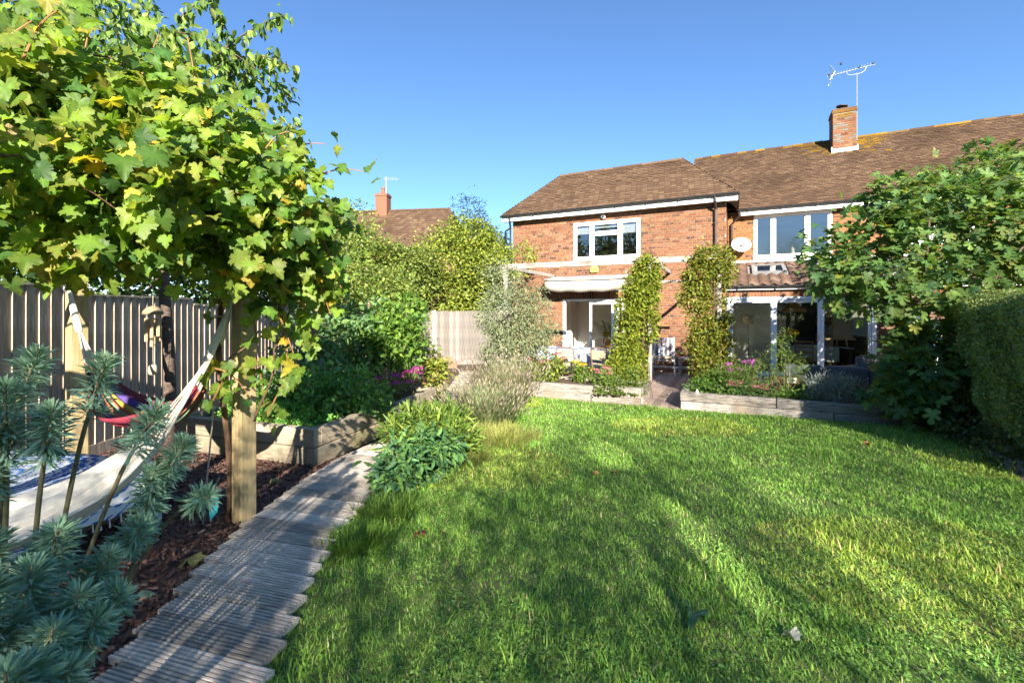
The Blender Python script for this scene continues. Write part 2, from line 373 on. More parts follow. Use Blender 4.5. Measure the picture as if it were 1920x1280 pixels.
# grass blades
def grow_grass():
    n = 1250000
    y = rng.random(n) * 9.6 - 0.2; x = rng.random(n) * 9.0 - 1.6
    d = np.maximum(y, 0.9)
    dens = np.minimum(1.0, (2.1 / d) ** 1.15)
    patch = 0.75 + 0.35 * np.sin(x * 2.3 + np.sin(y * 1.7) * 1.4) * np.sin(y * 2.9 + 1.0 + x)
    keep = in_poly(x, y, LAWN) & (rng.random(n) < dens * patch) & ((x < 1.25 * d + 0.6) | (rng.random(n) < 0.15)) & ((y > 1.3) | (rng.random(n) < 0.3))
    x, y, d = x[keep], y[keep], d[keep]; n = len(x)
    pos = np.stack([x, y, gzn(y) + 0.004], 1)
    a = rng.random(n) * 2 * math.pi; lean = rng.random(n) * 1.5
    nor0 = np.stack([np.cos(a), np.sin(a), np.zeros(n)], 1)
    tip = nrm(np.stack([np.cos(a) * lean, np.sin(a) * lean, np.ones(n)], 1))
    Rm = frames(tip, nor0 + 1e-3)
    tuft = np.clip(np.sin(x * 3.1 + 0.7) * np.sin(y * 3.7 + x * 1.3) + np.sin(x * 7.7 - y * 5.1) * 0.5, 0, 1)
    L = (0.014 + 0.020 * rng.random(n) + 0.032 * tuft * rng.random(n) ** 1.5) * (1 + 0.10 * (d - 2).clip(0, 6))
    W = (0.0034 + 0.0024 * rng.random(n)) * (1 + 0.28 * (d - 1.6).clip(0, 6))
    long = rng.random(n) < 0.025; L[long] *= 1.9; W[long] *= 1.4
    S = np.stack([W, L, L * (0.5 + rng.random(n) * 0.9)], 1).astype(np.float32)
    g = tints(n, [(0.165, 0.345, 0.05), (0.225, 0.42, 0.06), (0.29, 0.46, 0.075), (0.12, 0.28, 0.065), (0.46, 0.43, 0.22)], 0.2, [4, 4, 2, 2, 0.9])
    dry = (np.sin(x * 1.1 + 2) * np.sin(y * 1.6 + 0.4) > 0.45)[:, None]
    g = np.where(dry, g * np.array([1.4, 1.1, 1.05]), g)
    V, F, T = scatter(L_BLADE, pos, Rm, S, g)
    o = link('grass', np_mesh('grass', V, F, T.astype(np.float32), M['grass']))
    tag(o, 'mown green grass covering the garden lawn', 'grass', kind='stuff')
    # clover and small broad weeds between the blades
    n = 46000; y = 1.4 + rng.random(n) ** 1.8 * 5.5; x = -1.2 + rng.random(n) * 7.5
    cl = np.sin(x * 2.0 + 4) * np.sin(y * 2.6 + x) + 0.4 * np.sin(x * 9) * np.sin(y * 8)
    k = in_poly(x, y, LAWN) & (cl > 0.0); x, y = x[k], y[k]; n = len(x)
    pos = np.stack([x, y, gzn(y) + 0.012 + rng.random(n) * 0.03], 1)
    up = nrm(np.stack([rng.normal(size=n) * .4, rng.normal(size=n) * .4, np.ones(n)], 1)); tp = rand_unit(n) * np.array([1, 1, .2])
    V, F, T = scatter(L_WIDE, pos, frames(tp, up), 0.011 + rng.random(n) * 0.012, tints(n, [(0.14, 0.29, 0.06), (0.2, 0.36, 0.08), (0.11, 0.24, 0.06)]))
    o = link('clover', np_mesh('clover', V, F, T, M['matte_leaf'])); tag(o, 'low clover and weed leaves growing through the lawn', 'clover', kind='stuff')
grow_grass()

# loose bark chips
def bark_chips():
    n = 17000; x = -4.6 + rng.random(n) * 3.2; y = 0.9 + rng.random(n) ** 1.3 * 5.4
    k = in_poly(x, y, BARK); x, y = x[k], y[k]; n = len(x)
    bx = np.array([(-.5, -.5, -.5), (.5, -.5, -.5), (.5, .5, -.5), (-.5, .5, -.5), (-.42, -.4, .5), (.46, -.42, .5), (.4, .45, .5), (-.45, .4, .5)], dtype=np.float32)
    bf = np.array([(4, 5, 6), (4, 6, 7), (0, 1, 5), (0, 5, 4), (1, 2, 6), (1, 6, 5), (2, 3, 7), (2, 7, 6), (3, 0, 4), (3, 4, 7)], dtype=np.int32)
    pos = np.stack([x, y, gzn(y) + 0.008 + rng.random(n) * 0.022], 1)
    up = nrm(np.stack([rng.normal(size=n) * .4, rng.normal(size=n) * .4, np.ones(n)], 1)); tp = rand_unit(n) * np.array([1, 1, .3])
    S = np.stack([0.007 + rng.random(n) * .013, 0.02 + rng.random(n) * .045, 0.004 + rng.random(n) * .006], 1)
    V, F, T = scatter((bx, bf), pos, frames(tp, up), S, tints(n, [(0.125, 0.062, 0.047), (0.075, 0.042, 0.033), (0.2, 0.105, 0.08), (0.05, 0.032, 0.028), (0.32, 0.22, 0.165)], .2, [4, 4, 3, 2, .35]))
    o = link('bark_chips', np_mesh('bark_chips', V, F, T, M['tinted'])); tag(o, 'dark red-brown bark chips covering the bed beside the boardwalk', 'bark chips', kind='stuff')
bark_chips()

# ================================================================== brickwork
def subtract(x0, x1, ops):
    segs = [(x0, x1)]
    for a, b in ops:
        ns = []
        for s, e in segs:
            if b <= s or a >= e: ns.append((s, e)); continue
            if a > s: ns.append((s, a))
            if b < e: ns.append((b, e))
        segs = ns
    return segs
def brick_rects(x0, x1, z0, z1, ops, start=0):
    out = []; nrow = int((z1 - z0) / 0.075)
    for j in range(nrow):
        za = z0 + j * 0.075; zb = za + 0.065
        cut = [(a, b) for a, b, c, d in ops if zb > c and za < d]
        x = x0 - (0.1125 if (j + start) % 2 else 0.0) - (0.056 if j % 6 == 3 else 0)
        while x < x1:
            ln = 0.1025 if (j % 6 == 3) else 0.215
            for s, e in subtract(max(x, x0), min(x + ln, x1), cut):
                if e - s > 0.03: out.append((s, e, za, zb, (e - s) > 0.21))
            x += ln + 0.01
    return out
def wall_boxes(b, x0, x1, z0, z1, ops, ya, yb):
    zs = sorted({z0, z1, *[o[2] for o in ops], *[o[3] for o in ops]}); zs = [z for z in zs if z0 <= z <= z1]
    for i in range(len(zs) - 1):
        zm = (zs[i] + zs[i + 1]) / 2; cut = [(o[0], o[1]) for o in ops if o[2] < zm < o[3]]
        for s, e in subtract(x0, x1, cut): b.box(s, e, ya, yb, zs[i], zs[i + 1])
def brick_tint(orange=0.0, rr=random):
    u = rr.random()
    if orange and u < 0.8: c = (0.66, 0.31, 0.115)
    elif u < 0.62: c = (0.58, 0.27, 0.14)
    elif u < 0.80: c = (0.60, 0.34, 0.20)
    elif u < 0.93: c = (0.42, 0.18, 0.11)
    else: c = (0.27, 0.14, 0.10)
    k = rr.uniform(0.84, 1.16); return (c[0] * k, c[1] * k * rr.uniform(.93, 1.07), c[2] * k)
def lay_bricks(parent, wall, rects, y, singles, orange=0.0, prefer=None, house=None):
    """the bricks that show largest become objects of their own, the rest one mass"""
    full = [r for r in rects if r[4]]
    full.sort(key=lambda r: prefer(r)); pick = set(id(r) for r in full[:singles])
    var = []
    for k in range(14):
        b = MB(); b.box(-.1075, .1075, -0.009, .02, -.0325, .0325, brick_tint(orange)); var.append(b.mesh('brick', M['brick']))
    mass = MB()
    for r in rects:
        if id(r) in pick:
            o = link('brick', random.choice(var), wall, loc=((r[0] + r[1]) / 2, y + random.uniform(-.002, .0015), (r[2] + r[3]) / 2))
        else:
            dy = random.uniform(-.002, .0015); mass.box(r[0], r[1], y - 0.009 + dy, y + .02, r[2], r[3], brick_tint(orange))
    mass.build('brickwork', M['brick'], wall, kind='stuff')

# ================================================================== the two-storey wing
wing = thing('brick_wing', 'two-storey orange brick house wing with hipped tile roof and white upstairs window', 'house', HO, HRZ)
W1 = (2.17, 4.26, 3.37, 4.56); D1 = (1.81, 4.62, 0.0, 2.13)
EZ = 4.95
b = MB(); wall_boxes(b, 0, 6.6, -0.1, EZ - 0.02, [W1, D1], 0.0, 0.28)
wf = b.build('front_wall', M['mortar'], wing)
sold = [(D1[0] - .1, D1[1] + .1, D1[3], D1[3] + .225)]
rects = brick_rects(0, 6.6, 0.0, EZ - 0.04, [W1, D1, sold[0]])
cp = camo.location
def cam_pref(y):
    def f(r):
        p = HL((r[0] + r[1]) / 2, y, (r[2] + r[3]) / 2); dd = (p - cp).length
        if r[2] < 0.7: dd += 6
        xm = (r[0] + r[1]) / 2
        return dd
    return f
lay_bricks(wing, wf, rects, 0.0, 300, 0, cam_pref(0.0))
b = MB(); x = D1[0] - .1
while x < D1[1] + .1:
    b.box(x, x + .065, -.009, .02, D1[3] + .005, D1[3] + .22, brick_tint()); x += .075
b.build('soldier_course', M['brick'], wf, kind='stuff')
# right return wall and left side wall, back wall
b = MB(); b.box(6.32, 6.6, 0.282, 2.4, 2.3, EZ - .02); b.box(0, .28, .282, 3.0, -.1, EZ - .02); b.box(0.28, 6.32, 2.72, 3.0, -.1, EZ - .02); b.box(6.32, 6.6, 0.282, 2.4, -.1, 2.298)
sw = b.build('side_wall', M['mortar'], wing)
b = MB()
for r in brick_rects(0.3, 2.4, 0.0, EZ - .04, []): b.box(6.585, 6.609, r[0], r[1], r[2], r[3], brick_tint()); b.box(-.009, .02, r[0], r[1], r[2], r[3], brick_tint())
b.build('brickwork', M['brick'], sw, kind='stuff')

# roof slopes with tiles
def tile_tint(lich=0.0):
    u = random.random()
    if lich and random.random() < lich: c = random.choice([(0.50, 0.31, 0.035), (0.42, 0.25, 0.04), (0.36, 0.22, 0.06)])
    elif u < 0.42: c = (0.25, 0.15, 0.092)
    elif u < 0.68: c = (0.175, 0.10, 0.068)
    elif u < 0.9: c = (0.33, 0.215, 0.135)
    else: c = (0.40, 0.28, 0.175)
    k = random.uniform(.88, 1.12); mean = (.25, .168, .112); f = .55 if c[2] > .045 and c[0] < .41 else 1.0
    return tuple((m_ + (v - m_) * f) * k for v, m_ in zip(c, mean))
def tile_slope(house, name, A, B, C, D, singles, prefer=None, lich=None, w=0.165, g=0.105, ln=0.17):
    """A,B eave ends, C,D ridge ends (C above B, D above A), house-local points"""
    A, B, C, D = [Vector(v) for v in (A, B, C, D)]
    bb = MB(); bb.quad(A, B, C, D) if (C - D).length > .01 else bb.add([A, B, C], [(0, 1, 2)])
    roof = bb.build(name, M['tile'], house)
    ex = (B - A).normalized(); n = ex.cross(D - A).normalized()
    if n.z < 0: n = -n
    es = n.cross(ex).normalized()
    if es.z < 0: es = -es
    poly = [((p - A).dot(ex), (p - A).dot(es)) for p in (A, B, C, D)]
    H = max(p[1] for p in poly); tiles = []
    j = 0
    while j * g < H:
        bq = j * g + .03; xs = []
        for i in range(4):
            p, q = poly[i], poly[(i + 1) % 4]
            if (p[1] > bq) != (q[1] > bq): xs.append(p[0] + (bq - p[1]) / (q[1] - p[1]) * (q[0] - p[0]))
        if len(xs) >= 2:
            a0, a1 = min(xs), max(xs); a = a0 - (w / 2 if j % 2 else 0)
            while a < a1:
                s, e = max(a, a0), min(a + w - .004, a1)
                if e - s > .02: tiles.append((s, e, j * g - .02, e - s > w - .01))
                a += w
        j += 1
    def tv(s, e, b0, dz):
        lo, hi = .034 + dz, .006 + dz * .3
        P = lambda a, bq, z: A + ex * a + es * bq + n * z
        sk = random.uniform(-.004, .004)
        return [P(s, b0 + sk, lo - .014), P(e, b0 - sk, lo - .014), P(e, b0 - sk, lo), P(s, b0 + sk, lo), P(s, b0 + ln, hi), P(e, b0 + ln, hi)]
    TF = [(0, 1, 2, 3), (3, 2, 5, 4), (0, 3, 4), (1, 5, 2)]
    cand = [t for t in tiles if t[3]]
    if singles:
        cand.sort(key=lambda t: prefer(A + ex * (t[0] + w / 2) + es * t[2]))
    pick = set(id(t) for t in cand[:singles]) if singles else set()
    var = []
    if singles:
        fr = Matrix((ex, es, n)).transposed().to_euler()
        for k in range(12):
            m = MB(); dz = random.uniform(-.003, .008); hw = (w - .004) / 2
            m.add([(-hw, 0, .02 + dz), (hw, 0, .02 + dz), (hw, 0, .034 + dz), (-hw, 0, .034 + dz), (-hw, ln, .006), (hw, ln, .006)], TF, tile_tint()); var.append(m.mesh('tile', M['tile']))
    mass = MB()
    for t in tiles:
        p = A + ex * (t[0] + t[1]) / 2 + es * t[2]
        if id(t) in pick: link('tile', random.choice(var), roof, loc=p, rot=fr)
        else: mass.add(tv(t[0], t[1], t[2], random.uniform(-.003, .008)), TF, tile_tint(lich(p) if lich else 0))
    mass.build('tiling', M['tile'], roof, kind='stuff')
    return roof
RZ1 = 6.55; EV = EZ + 0.02
Ea, Eb, Ec, Ed = (-.3, -.3, EV), (6.9, -.3, EV), (6.9, 3.3, EV), (-.3, 3.3, EV)
Ra, Rb = (1.25, 1.3, RZ1), (5.35, 1.3, RZ1)
hp = lambda p: (HL(*p) - cp).length
tile_slope(wing, 'roof', Ea, Eb, Rb, Ra, 300, hp)
tile_slope(wing, 'roof', Ed, Ea, Ra, Ra, 0)
tile_slope(wing, 'roof', Eb, Ec, Rb, Rb, 0)
b = MB(); b.quad(Ec, Ed, (1.25, 1.7, RZ1), (5.35, 1.7, RZ1)); b.quad((1.25, 1.3, RZ1), (5.35, 1.3, RZ1), (5.35, 1.7, RZ1), (1.25, 1.7, RZ1)); b.build('roof', M['tile'], wing)
def ridge_caps(house, p, q, r=0.09, lich=0.15, name='ridge_tile', step=.30):
    p, q = Vector(p), Vector(q); L = (q - p).length; n = max(1, int(L / step)); d = (q - p).normalized()
    side = d.cross(Vector((0, 0, 1))).normalized(); up = side.cross(d).normalized()
    var = []
    for k in range(5):
        m = MB(); c = tile_tint(lich); rr = r * random.uniform(.95, 1.08); vs = []
        for t in (0, step * 1.04):
            for a in range(7):
                an = math.pi * a / 6; vs.append((t, math.cos(an) * rr * 1.1, math.sin(an) * rr - .045 + (.008 if t else 0)))
        m.add(vs, [(i, i + 1, i + 8, i + 7) for i in range(6)] + [tuple(range(6, -1, -1)), tuple(range(7, 14))], c); var.append(m.mesh('ridge_tile', M['tile']))
    rot = Matrix((d, side, up)).transposed()
    if rot.determinant() < 0: rot = Matrix((d, -side, up)).transposed()
    e = rot.to_euler()
    for i in range(n): link(name, random.choice(var), house, loc=p + d * (i * L / n), rot=e)
ridge_caps(wing, Ra, Rb); ridge_caps(wing, Ea, Ra, .05, name='hip_tile', step=.14); ridge_caps(wing, Eb, Rb, .05, name='hip_tile', step=.14)

# fascia, gutter, downpipes
def fascia(house, x0, x1, y, z, mat_f, h=.17):
    b = MB(); b.box(x0, x1, y + .04, y + .065, z - h - .01, z - .01); b.box(x0, x1, y + .066, y + .3, z - h + .01, z - h + .03)
    b.build('fascia', mat_f, house)
    b = MB(); prof = [(math.pi * k / 8) for k in range(9)]; vs = []
    for x in (x0 - .02, x1 + .02):
        for a in prof: vs.append((x, y - .02 - .055 * math.cos(a), z + .01 - .055 * math.sin(a)))
    b.add(vs, [(i, i + 1, i + 10, i + 9) for i in range(8)])
    vs2 = [(v[0], y - .02 + (v[1] - y + .02) * .9, v[2] + .004 if i % 9 not in (0, 8) else v[2]) for i, v in enumerate(vs)]
    b.add(vs2, [(i + 9, i + 10, i + 1, i) for i in range(8)])
    for x in np.arange(x0 + .3, x1, .9): b.box(x, x + .03, y - .08, y + .04, z - .048, z - .02)
    b.build('gutter', M['black'], house)
fascia(wing, -.3, 6.9, -.3, EZ, M['upvc'])
b = MB(); b.tube([(6.34, -.3, EZ - .05), (6.34, -.3, EZ - .16), (6.34, -.08, EZ - .36), (6.34, -.08, .1)], .034, 10)
for z in (1.0, 2.6, 4.2): b.box(6.29, 6.39, -.1, -.01, z, z + .03)
b.build('downpipe', M['pipe'], wing, smooth=False)
b = MB(); b.tube([(.02, -.3, EZ - .05), (.02, -.3, EZ - .18), (-.05, -.1, EZ - .4), (-.05, -.07, .1)], .034, 10); b.build('downpipe', M['black'], wing)
b = MB(); b.tube([(.02, -.28, EZ - .42), (-.2, -.2, EZ - .5), (-.22, -.05, EZ - .9)], .03, 8); b.build('overflow_pipe', M['black'], wing)

def window(house, o, y, vert, transom=(), fw=.07, blind=None, mat='upvc', glass='darkglass', sill=True):
    """frame with mullions; panes, blind and sill are its own pieces"""
    x0, x1, z0, z1 = o; b = MB(); yf, yb = y - .015, y + .06
    b.box(x0, x1, yf, yb, z0, z0 + fw); b.box(x0, x1, yf, yb, z1 - fw, z1)
    b.box(x0, x0 + fw, yf + .001, yb, z0 + fw, z1 - fw); b.box(x1 - fw, x1, yf + .001, yb, z0 + fw, z1 - fw)
    for v in vert: b.box(v - fw * .55, v + fw * .55, yf - .003, yb, z0 + fw, z1 - fw)
    for (a, c, z) in transom: b.box(a, c, yf - .002, yb, z - fw * .5, z + fw * .5)
    f = b.build('window', M[mat], house, bevel=.006)
    xs = [x0 + fw] + [q for v in vert for q in (v - fw * .55, v + fw * .55)] + [x1 - fw]
    for i in range(0, len(xs), 2):
        zz = [z0 + fw, z1 - fw]; tr = [t for t in transom if t[0] < (xs[i] + xs[i + 1]) / 2 < t[1]]
        if tr: zz = [z0 + fw, tr[0][2] - fw * .5, tr[0][2] + fw * .5, z1 - fw]
        for k in range(0, len(zz), 2):
            s = MB(); rl = .035
            for (p, q, r_, t_) in ((xs[i], xs[i + 1], zz[k], zz[k] + rl), (xs[i], xs[i + 1], zz[k + 1] - rl, zz[k + 1]), (xs[i], xs[i] + rl, zz[k] + rl, zz[k + 1] - rl), (xs[i + 1] - rl, xs[i + 1], zz[k] + rl, zz[k + 1] - rl)):
                s.box(p, q, yf + .012, yb - .01, r_, t_)
            s.build('sash', M[mat], f)
            p = MB(); p.box(xs[i] + rl - .004, xs[i + 1] - rl + .004, y + .02, y + .026, zz[k] + rl - .004, zz[k + 1] - rl + .004); p.build('pane', M[glass], f)
    if sill:
        s = MB(); s.box(x0 - .02, x1 + .02, y - .05, y + .02, z0 - .035, z0 - .001); s.build('sill', M[mat], f)
    if blind:
        for (a, c, zb_) in blind:
            s = MB(); s.box(a, c, y + .09, y + .105, zb_, z1 - .03); s.build('blind', M['plaster'], f)
    return f
window(wing, W1, 0.0, (2.77, 3.66), ((2.77, 3.66, 4.18),), blind=[(2.2, 2.76, 4.2), (2.8, 3.64, 4.36), (3.68, 4.22, 4.15)])
# room behind the upstairs window: back wall and a picture
def room(house, x0, x1, y0, y1, z0, z1, wallm, floorm, open_top=False):
    b = MB(); b.quad((x0, y1, z0), (x1, y1, z0), (x1, y1, z1), (x0, y1, z1)); b.quad((x0, y0, z0), (x0, y1, z0), (x0, y1, z1), (x0, y0, z1)); b.quad((x1, y1, z0), (x1, y0, z0), (x1, y0, z1), (x1, y1, z1))
    if not open_top: b.quad((x0, y0, z1), (x1, y0, z1), (x1, y1, z1), (x0, y1, z1))
    o = b.build('room_wall', wallm, house)
    f = MB(); f.quad((x0, y0, z0), (x1, y0, z0), (x1, y1, z0), (x0, y1, z0)); f.build('room_floor', floorm, house)
    return o
room(wing, .29, 6.3, .29, 2.7, 2.62, 4.85, M['plaster'], M['floor'])
room(wing, .3, 4.75, .29, 2.71, 0.012, 2.45, M['plaster'], M['floor'])
b = MB(); b.box(2.25, 2.65, 2.6, 2.69, 3.6, 4.1, (0.10, .05, .04)); b.box(2.3, 2.6, 2.585, 2.6, 3.66, 4.04, (.5, .45, .4)); b.build('picture', M['tinted'], wing)

# ---- wing patio doors: fixed frame, one open gap, one glazed leaf, folded leaves at right
def door_leaf(name, house, w_, h_, loc, rz, mat, glass='glass', st=.075):
    b = MB(); b.box(0, st, -.03, .03, 0, h_); b.box(w_ - st, w_, -.03, .03, 0, h_); b.box(st, w_ - st, -.029, .029, 0, st * 1.2); b.box(st, w_ - st, -.029, .029, h_ - st, h_)
    o = b.build(name, mat, house, loc=loc, rot=(0, 0, rz), bevel=.005)
    p = MB(); p.box(st - .005, w_ - st + .005, -.006, .006, st * 1.2 - .005, h_ - st + .005); p.build('pane', M[glass], o)
    h = MB(); h.box(w_ - st * .7, w_ - st * .35, -.045, -.03, h_ * .45, h_ * .56); h.build('handle', M['metal'], o)
    return o
b = MB(); x0, x1, z0, z1 = D1
b.box(x0, x0 + .075, -.012, .1, 0, z1 - .07); b.box(x1 - .075, x1, -.012, .1, 0, z1 - .07); b.box(x0, x1, -.014, .1, z1 - .07, z1); b.box(x0 + .075, x1 - .075, 0, .1, 0.0, .03)
b.build('door_frame', M['upvc'], wing, bevel=.005)
door_leaf('patio_door', wing, .80, 2.0, (2.68, .05, .035), 0, M['upvc'])
door_leaf('patio_door', wing, .80, 2.0, (3.50, .0, .035), R(-82), M['upvc'])
door_leaf('patio_door', wing, .80, 2.0, (3.60, .02, .035), R(-80), M['upvc'])
door_leaf('patio_door', wing, .85, 2.0, (3.70, .05, .035), 0, M['upvc'])
# kitchen inside: tall white units, radiator-like socket panel
b = MB(); b.box(.62, 1.42, 1.95, 2.7, .02, 2.1); b.build('tall_unit', M['plaster'], wing, bevel=.01)

# ================================================================== terraced house with lean-to
terr = thing('terraced_house', 'long orange brick house with brown tiled roof, chimney and glazed lean-to', 'house', HO, HRZ)
MY = 2.4; XR = 22.0
W2 = (7.37, 9.44, 3.42, 4.80); W3 = (10.94, 12.6, 3.62, 4.80)
b = MB(); wall_boxes(b, 6.62, XR, 2.2, EZ - .02, [W2, W3], MY, MY + .28)
mw = b.build('upper_wall', M['mortar'], terr)
lay_bricks(terr, mw, brick_rects(6.62, XR, 3.25, EZ - .04, [W2, W3]), MY, 300, 1.0, cam_pref(MY))
RY, RZ2 = 5.4, 7.76
b = MB(); b.box(5.46, 5.74, 3.02, 8.4, 0, EZ); b.add([(5.46, 2.15, EZ), (5.46, 8.65, EZ), (5.46, RY, RZ2 - .04)], [(0, 1, 2)]); b.box(5.74, XR, 8.12, 8.4, 0, EZ); b.box(XR - .28, XR, 2.7, 8.1, 0, EZ); b.build('gable_wall', M['brick'], terr)
chc = Vector((10.1, 4.85, 0))
def lich(p):
    a = max(0, 1 - abs(p[0] - 10.25) / 1.45) * max(0, 1 - max(0, (RZ2 - p[2]) - .25) / .75)
    streak = 0.0
    return min(.95, 2.2 * a) * (1 if abs(p[0] - 10.2) > .42 or p[2] > 7.3 else .25) + (.25 if p[2] > RZ2 - .16 else 0)
tile_slope(terr, 'roof', (5.4, 2.1, EV), (XR, 2.1, EV), (XR, RY, RZ2), (5.4, RY, RZ2), 300, lambda p: (HL(*p) - cp).length + (8 if p[0] > 10.6 and p[2] < 5.9 else 0), lich)
b = MB(); b.quad((XR, 8.7, EV), (5.4, 8.7, EV), (5.4, RY, RZ2), (XR, RY, RZ2)); b.build('roof', M['tile'], terr)
ridge_caps(terr, (5.4, RY, RZ2), (XR, RY, RZ2), .09, .35)
fascia(terr, 6.92, XR, 2.1, EZ, M['upvc'])
b = MB(); b.tube([(6.98, 2.1, EZ - .04), (6.98, 2.1, EZ - .16), (6.74, 2.31, EZ - .4), (6.74, 2.31, 3.2)], .034, 10); b.build('downpipe', M['pipe'], terr)
window(terr, W2, MY, (7.91, 8.82)); window(terr, W3, MY, (11.75,))
room(terr, 6.9, 13.0, MY + .29, 5.2, 2.75, 4.85, M['plaster'], M['floor'])
b = MB(); b.box(6.98, 7.1, MY - .011, MY + .02, 4.62, 4.70, (.25, .12, .08)); b.build('air_brick', M['brick'], terr)
# bell and plant on the window ledge inside
b = MB(); b.lathe([(.075, 0), (.07, .03), (.05, .12), (.045, .2), (.012, .24), (.012, .28), (.0, .28)], (8.45, MY + .2, 3.5), 14, (.75, .62, .38)); b.build('ornament', M['tinted'], terr, smooth=True)
# chimney
ch = MB(); ch.box(9.82, 10.46, 4.6, 5.25, 6.6, 8.42); chw = ch.build('chimney', M['mortar'], terr)
b = MB()
for j in range(int((8.42 - 6.6) / .075)):
    z = 6.6 + j * .075
    for face in range(4):
        ln = .64 if face % 2 == 0 else .65; x = -.11 if j % 2 else 0
        while x < ln - .02:
            s, e = max(0, x), min(ln, x + .205)
            if e - s > .03:
                c = brick_tint()
                u = random.random()
                if u < .22 and z > 7.3: c = (.48, .42, .36)
                elif u < .34 and z > 7.6: c = (.5, .3, .06)
                if face == 0: b.box(9.82 + s, 9.82 + e, 4.59, 4.62, z, z + .066, c)
                elif face == 1: b.box(10.44, 10.47, 4.6 + s, 4.6 + e, z, z + .066, c)
                elif face == 2: b.box(9.82 + s, 9.82 + e, 5.23, 5.26, z, z + .066, c)
                else: b.box(9.81, 9.84, 4.6 + s, 4.6 + e, z, z + .066, c)
            x += .215
b.build('brickwork', M['brick'], chw, kind='stuff')
b = MB(); b.box(9.79, 10.49, 4.57, 5.28, 8.42, 8.48, (.45, .25, .06)); b.box(9.8, 10.48, 4.58, 5.27, 8.48, 8.56, (.42, .22, .10)); b.box(9.9, 10.4, 4.68, 5.18, 8.56, 8.6, (.4, .36, .28)); b.build('chimney_cap', M['brick'], chw)
b = MB(); b.lathe([(.13, 0), (.13, .05), (.02, .06)], (10.12, 4.92, 8.6), 14); b.lathe([(.0, 0), (.17, .01), (.17, .035), (.0, .05)], (10.12, 4.92, 8.72), 14, axis=(.12, 0, 1)); b.tube([(10.12, 4.92, 8.64), (10.12, 4.92, 8.73)], .02, 6); b.build('cowl', M['pipe'], chw)
b = MB(); b.box(9.77, 10.51, 4.56, 4.59, 6.95, 7.22); b.box(9.77, 9.80, 4.59, 5.3, 6.95, 7.3); b.box(10.48, 10.51, 4.59, 5.3, 6.95, 7.3); b.add([(9.72, 4.50, 7.0), (10.56, 4.50, 7.0), (10.56, 4.6, 7.1), (9.72, 4.6, 7.1)], [(0, 1, 2, 3)]); b.build('lead_flashing', M['lead'], chw)
# television aerial on the stack
M['mast'] = pmat('dull_mast', (.16, .165, .18), (.3, .31, .33), 30, .6)
aer = thing('tv_aerial', 'metal television aerial on a mast strapped to the near chimney', 'aerial', HL(10.5, 4.72, 7.45), HRZ); aer.scale = (.88, .88, .93)
b = MB(); b.tube([(0, 0, 0), (0, 0, 2.42)], .013, 8); b.build('mast', M['mast'], aer)
b = MB(); b.tube([(-.95, 0, 2.5), (.55, 0, 2.62)], .014, 6); b.tube([(-.32, 0, 2.52), (-.28, 0, 2.42), (-.15, 0, 2.39), (.12, 0, 2.4), (.24, 0, 2.46), (.28, 0, 2.58)], .014, 6); b.build('boom', M['metal'], aer)
b = MB()
for k in range(13):
    x = -.6 + k * .09; z = 2.5 + (x + .95) * .08 + .02; b.tube([(x, -.14, z), (x, .14, z)], .005, 4)
    b.tube([(x - .03, -.04, z - .035), (x + .03, .04, z + .035)], .004, 4)
b.build('director', M['metal'], aer)
b = MB()
for sgn in (1, -1):
    for k in range(5):
        q = k * .055
        b.tube([(-.72 - q * .6, -.2, 2.55 + sgn * (.03 + q)), (-.72 - q * .6, .2, 2.55 + sgn * (.03 + q) - .06)], .006, 4)
    b.tube([(-.72, -.2, 2.55), (-.72 - .16, -.2, 2.55 + sgn * .28)], .006, 4); b.tube([(-.72, .2, 2.5), (-.72 - .16, .2, 2.5 + sgn * .28)], .006, 4)
b.build('reflector', M['metal'], aer)
for (x, z) in ((-.88, 2.53), (-.5, 2.86), (.06, 2.61), (.5, 2.65)):
    b = MB(); b.lathe([(0, -.05), (.035, -.02), (.04, .02), (.02, .06), (0, .07)], (x, 0, z), 8, axis=(.5, .1, 1)); b.build('end_cap', M['black'], aer, smooth=True)
# satellite dish
dish = thing('satellite_dish', 'pale oval satellite dish bracketed to the orange brick wall', 'satellite dish', HL(7.0, 2.05, 3.83), HRZ)
b = MB(); vs = []; fs = []
for i in range(6):
    r = i / 5
    for k in range(20):
        a = 2 * math.pi * k / 20; vs.append((.29 * r * math.cos(a), .09 * r * r - .05, .235 * r * math.sin(a)))
fs = [(i * 20 + k, i * 20 + (k + 1) % 20, (i + 1) * 20 + (k + 1) % 20, (i + 1) * 20 + k) for i in range(5) for k in range(20)]
b.add([(x, -y, z) for x, y, z in vs], fs)
do = b.build('dish', M['plaster'], dish, smooth=True, rot=(R(-12), 0, R(12))); m = do.modifiers.new('s', 'SOLIDIFY'); m.thickness = .008
b = MB(); b.tube([(0, .05, 0), (0, .2, -.1), (0, .36, -.1)], .02, 8); b.tube([(0, .02, -.2), (.0, -.3, -.2), (0, -.36, -.1)], .012, 6); b.lathe([(0, -.04), (.035, -.03), (.035, .03), (0, .04)], (0, -.36, -.07), 10, axis=(0, 1, .3)); b.build('bracket_arm', M['black'], dish)
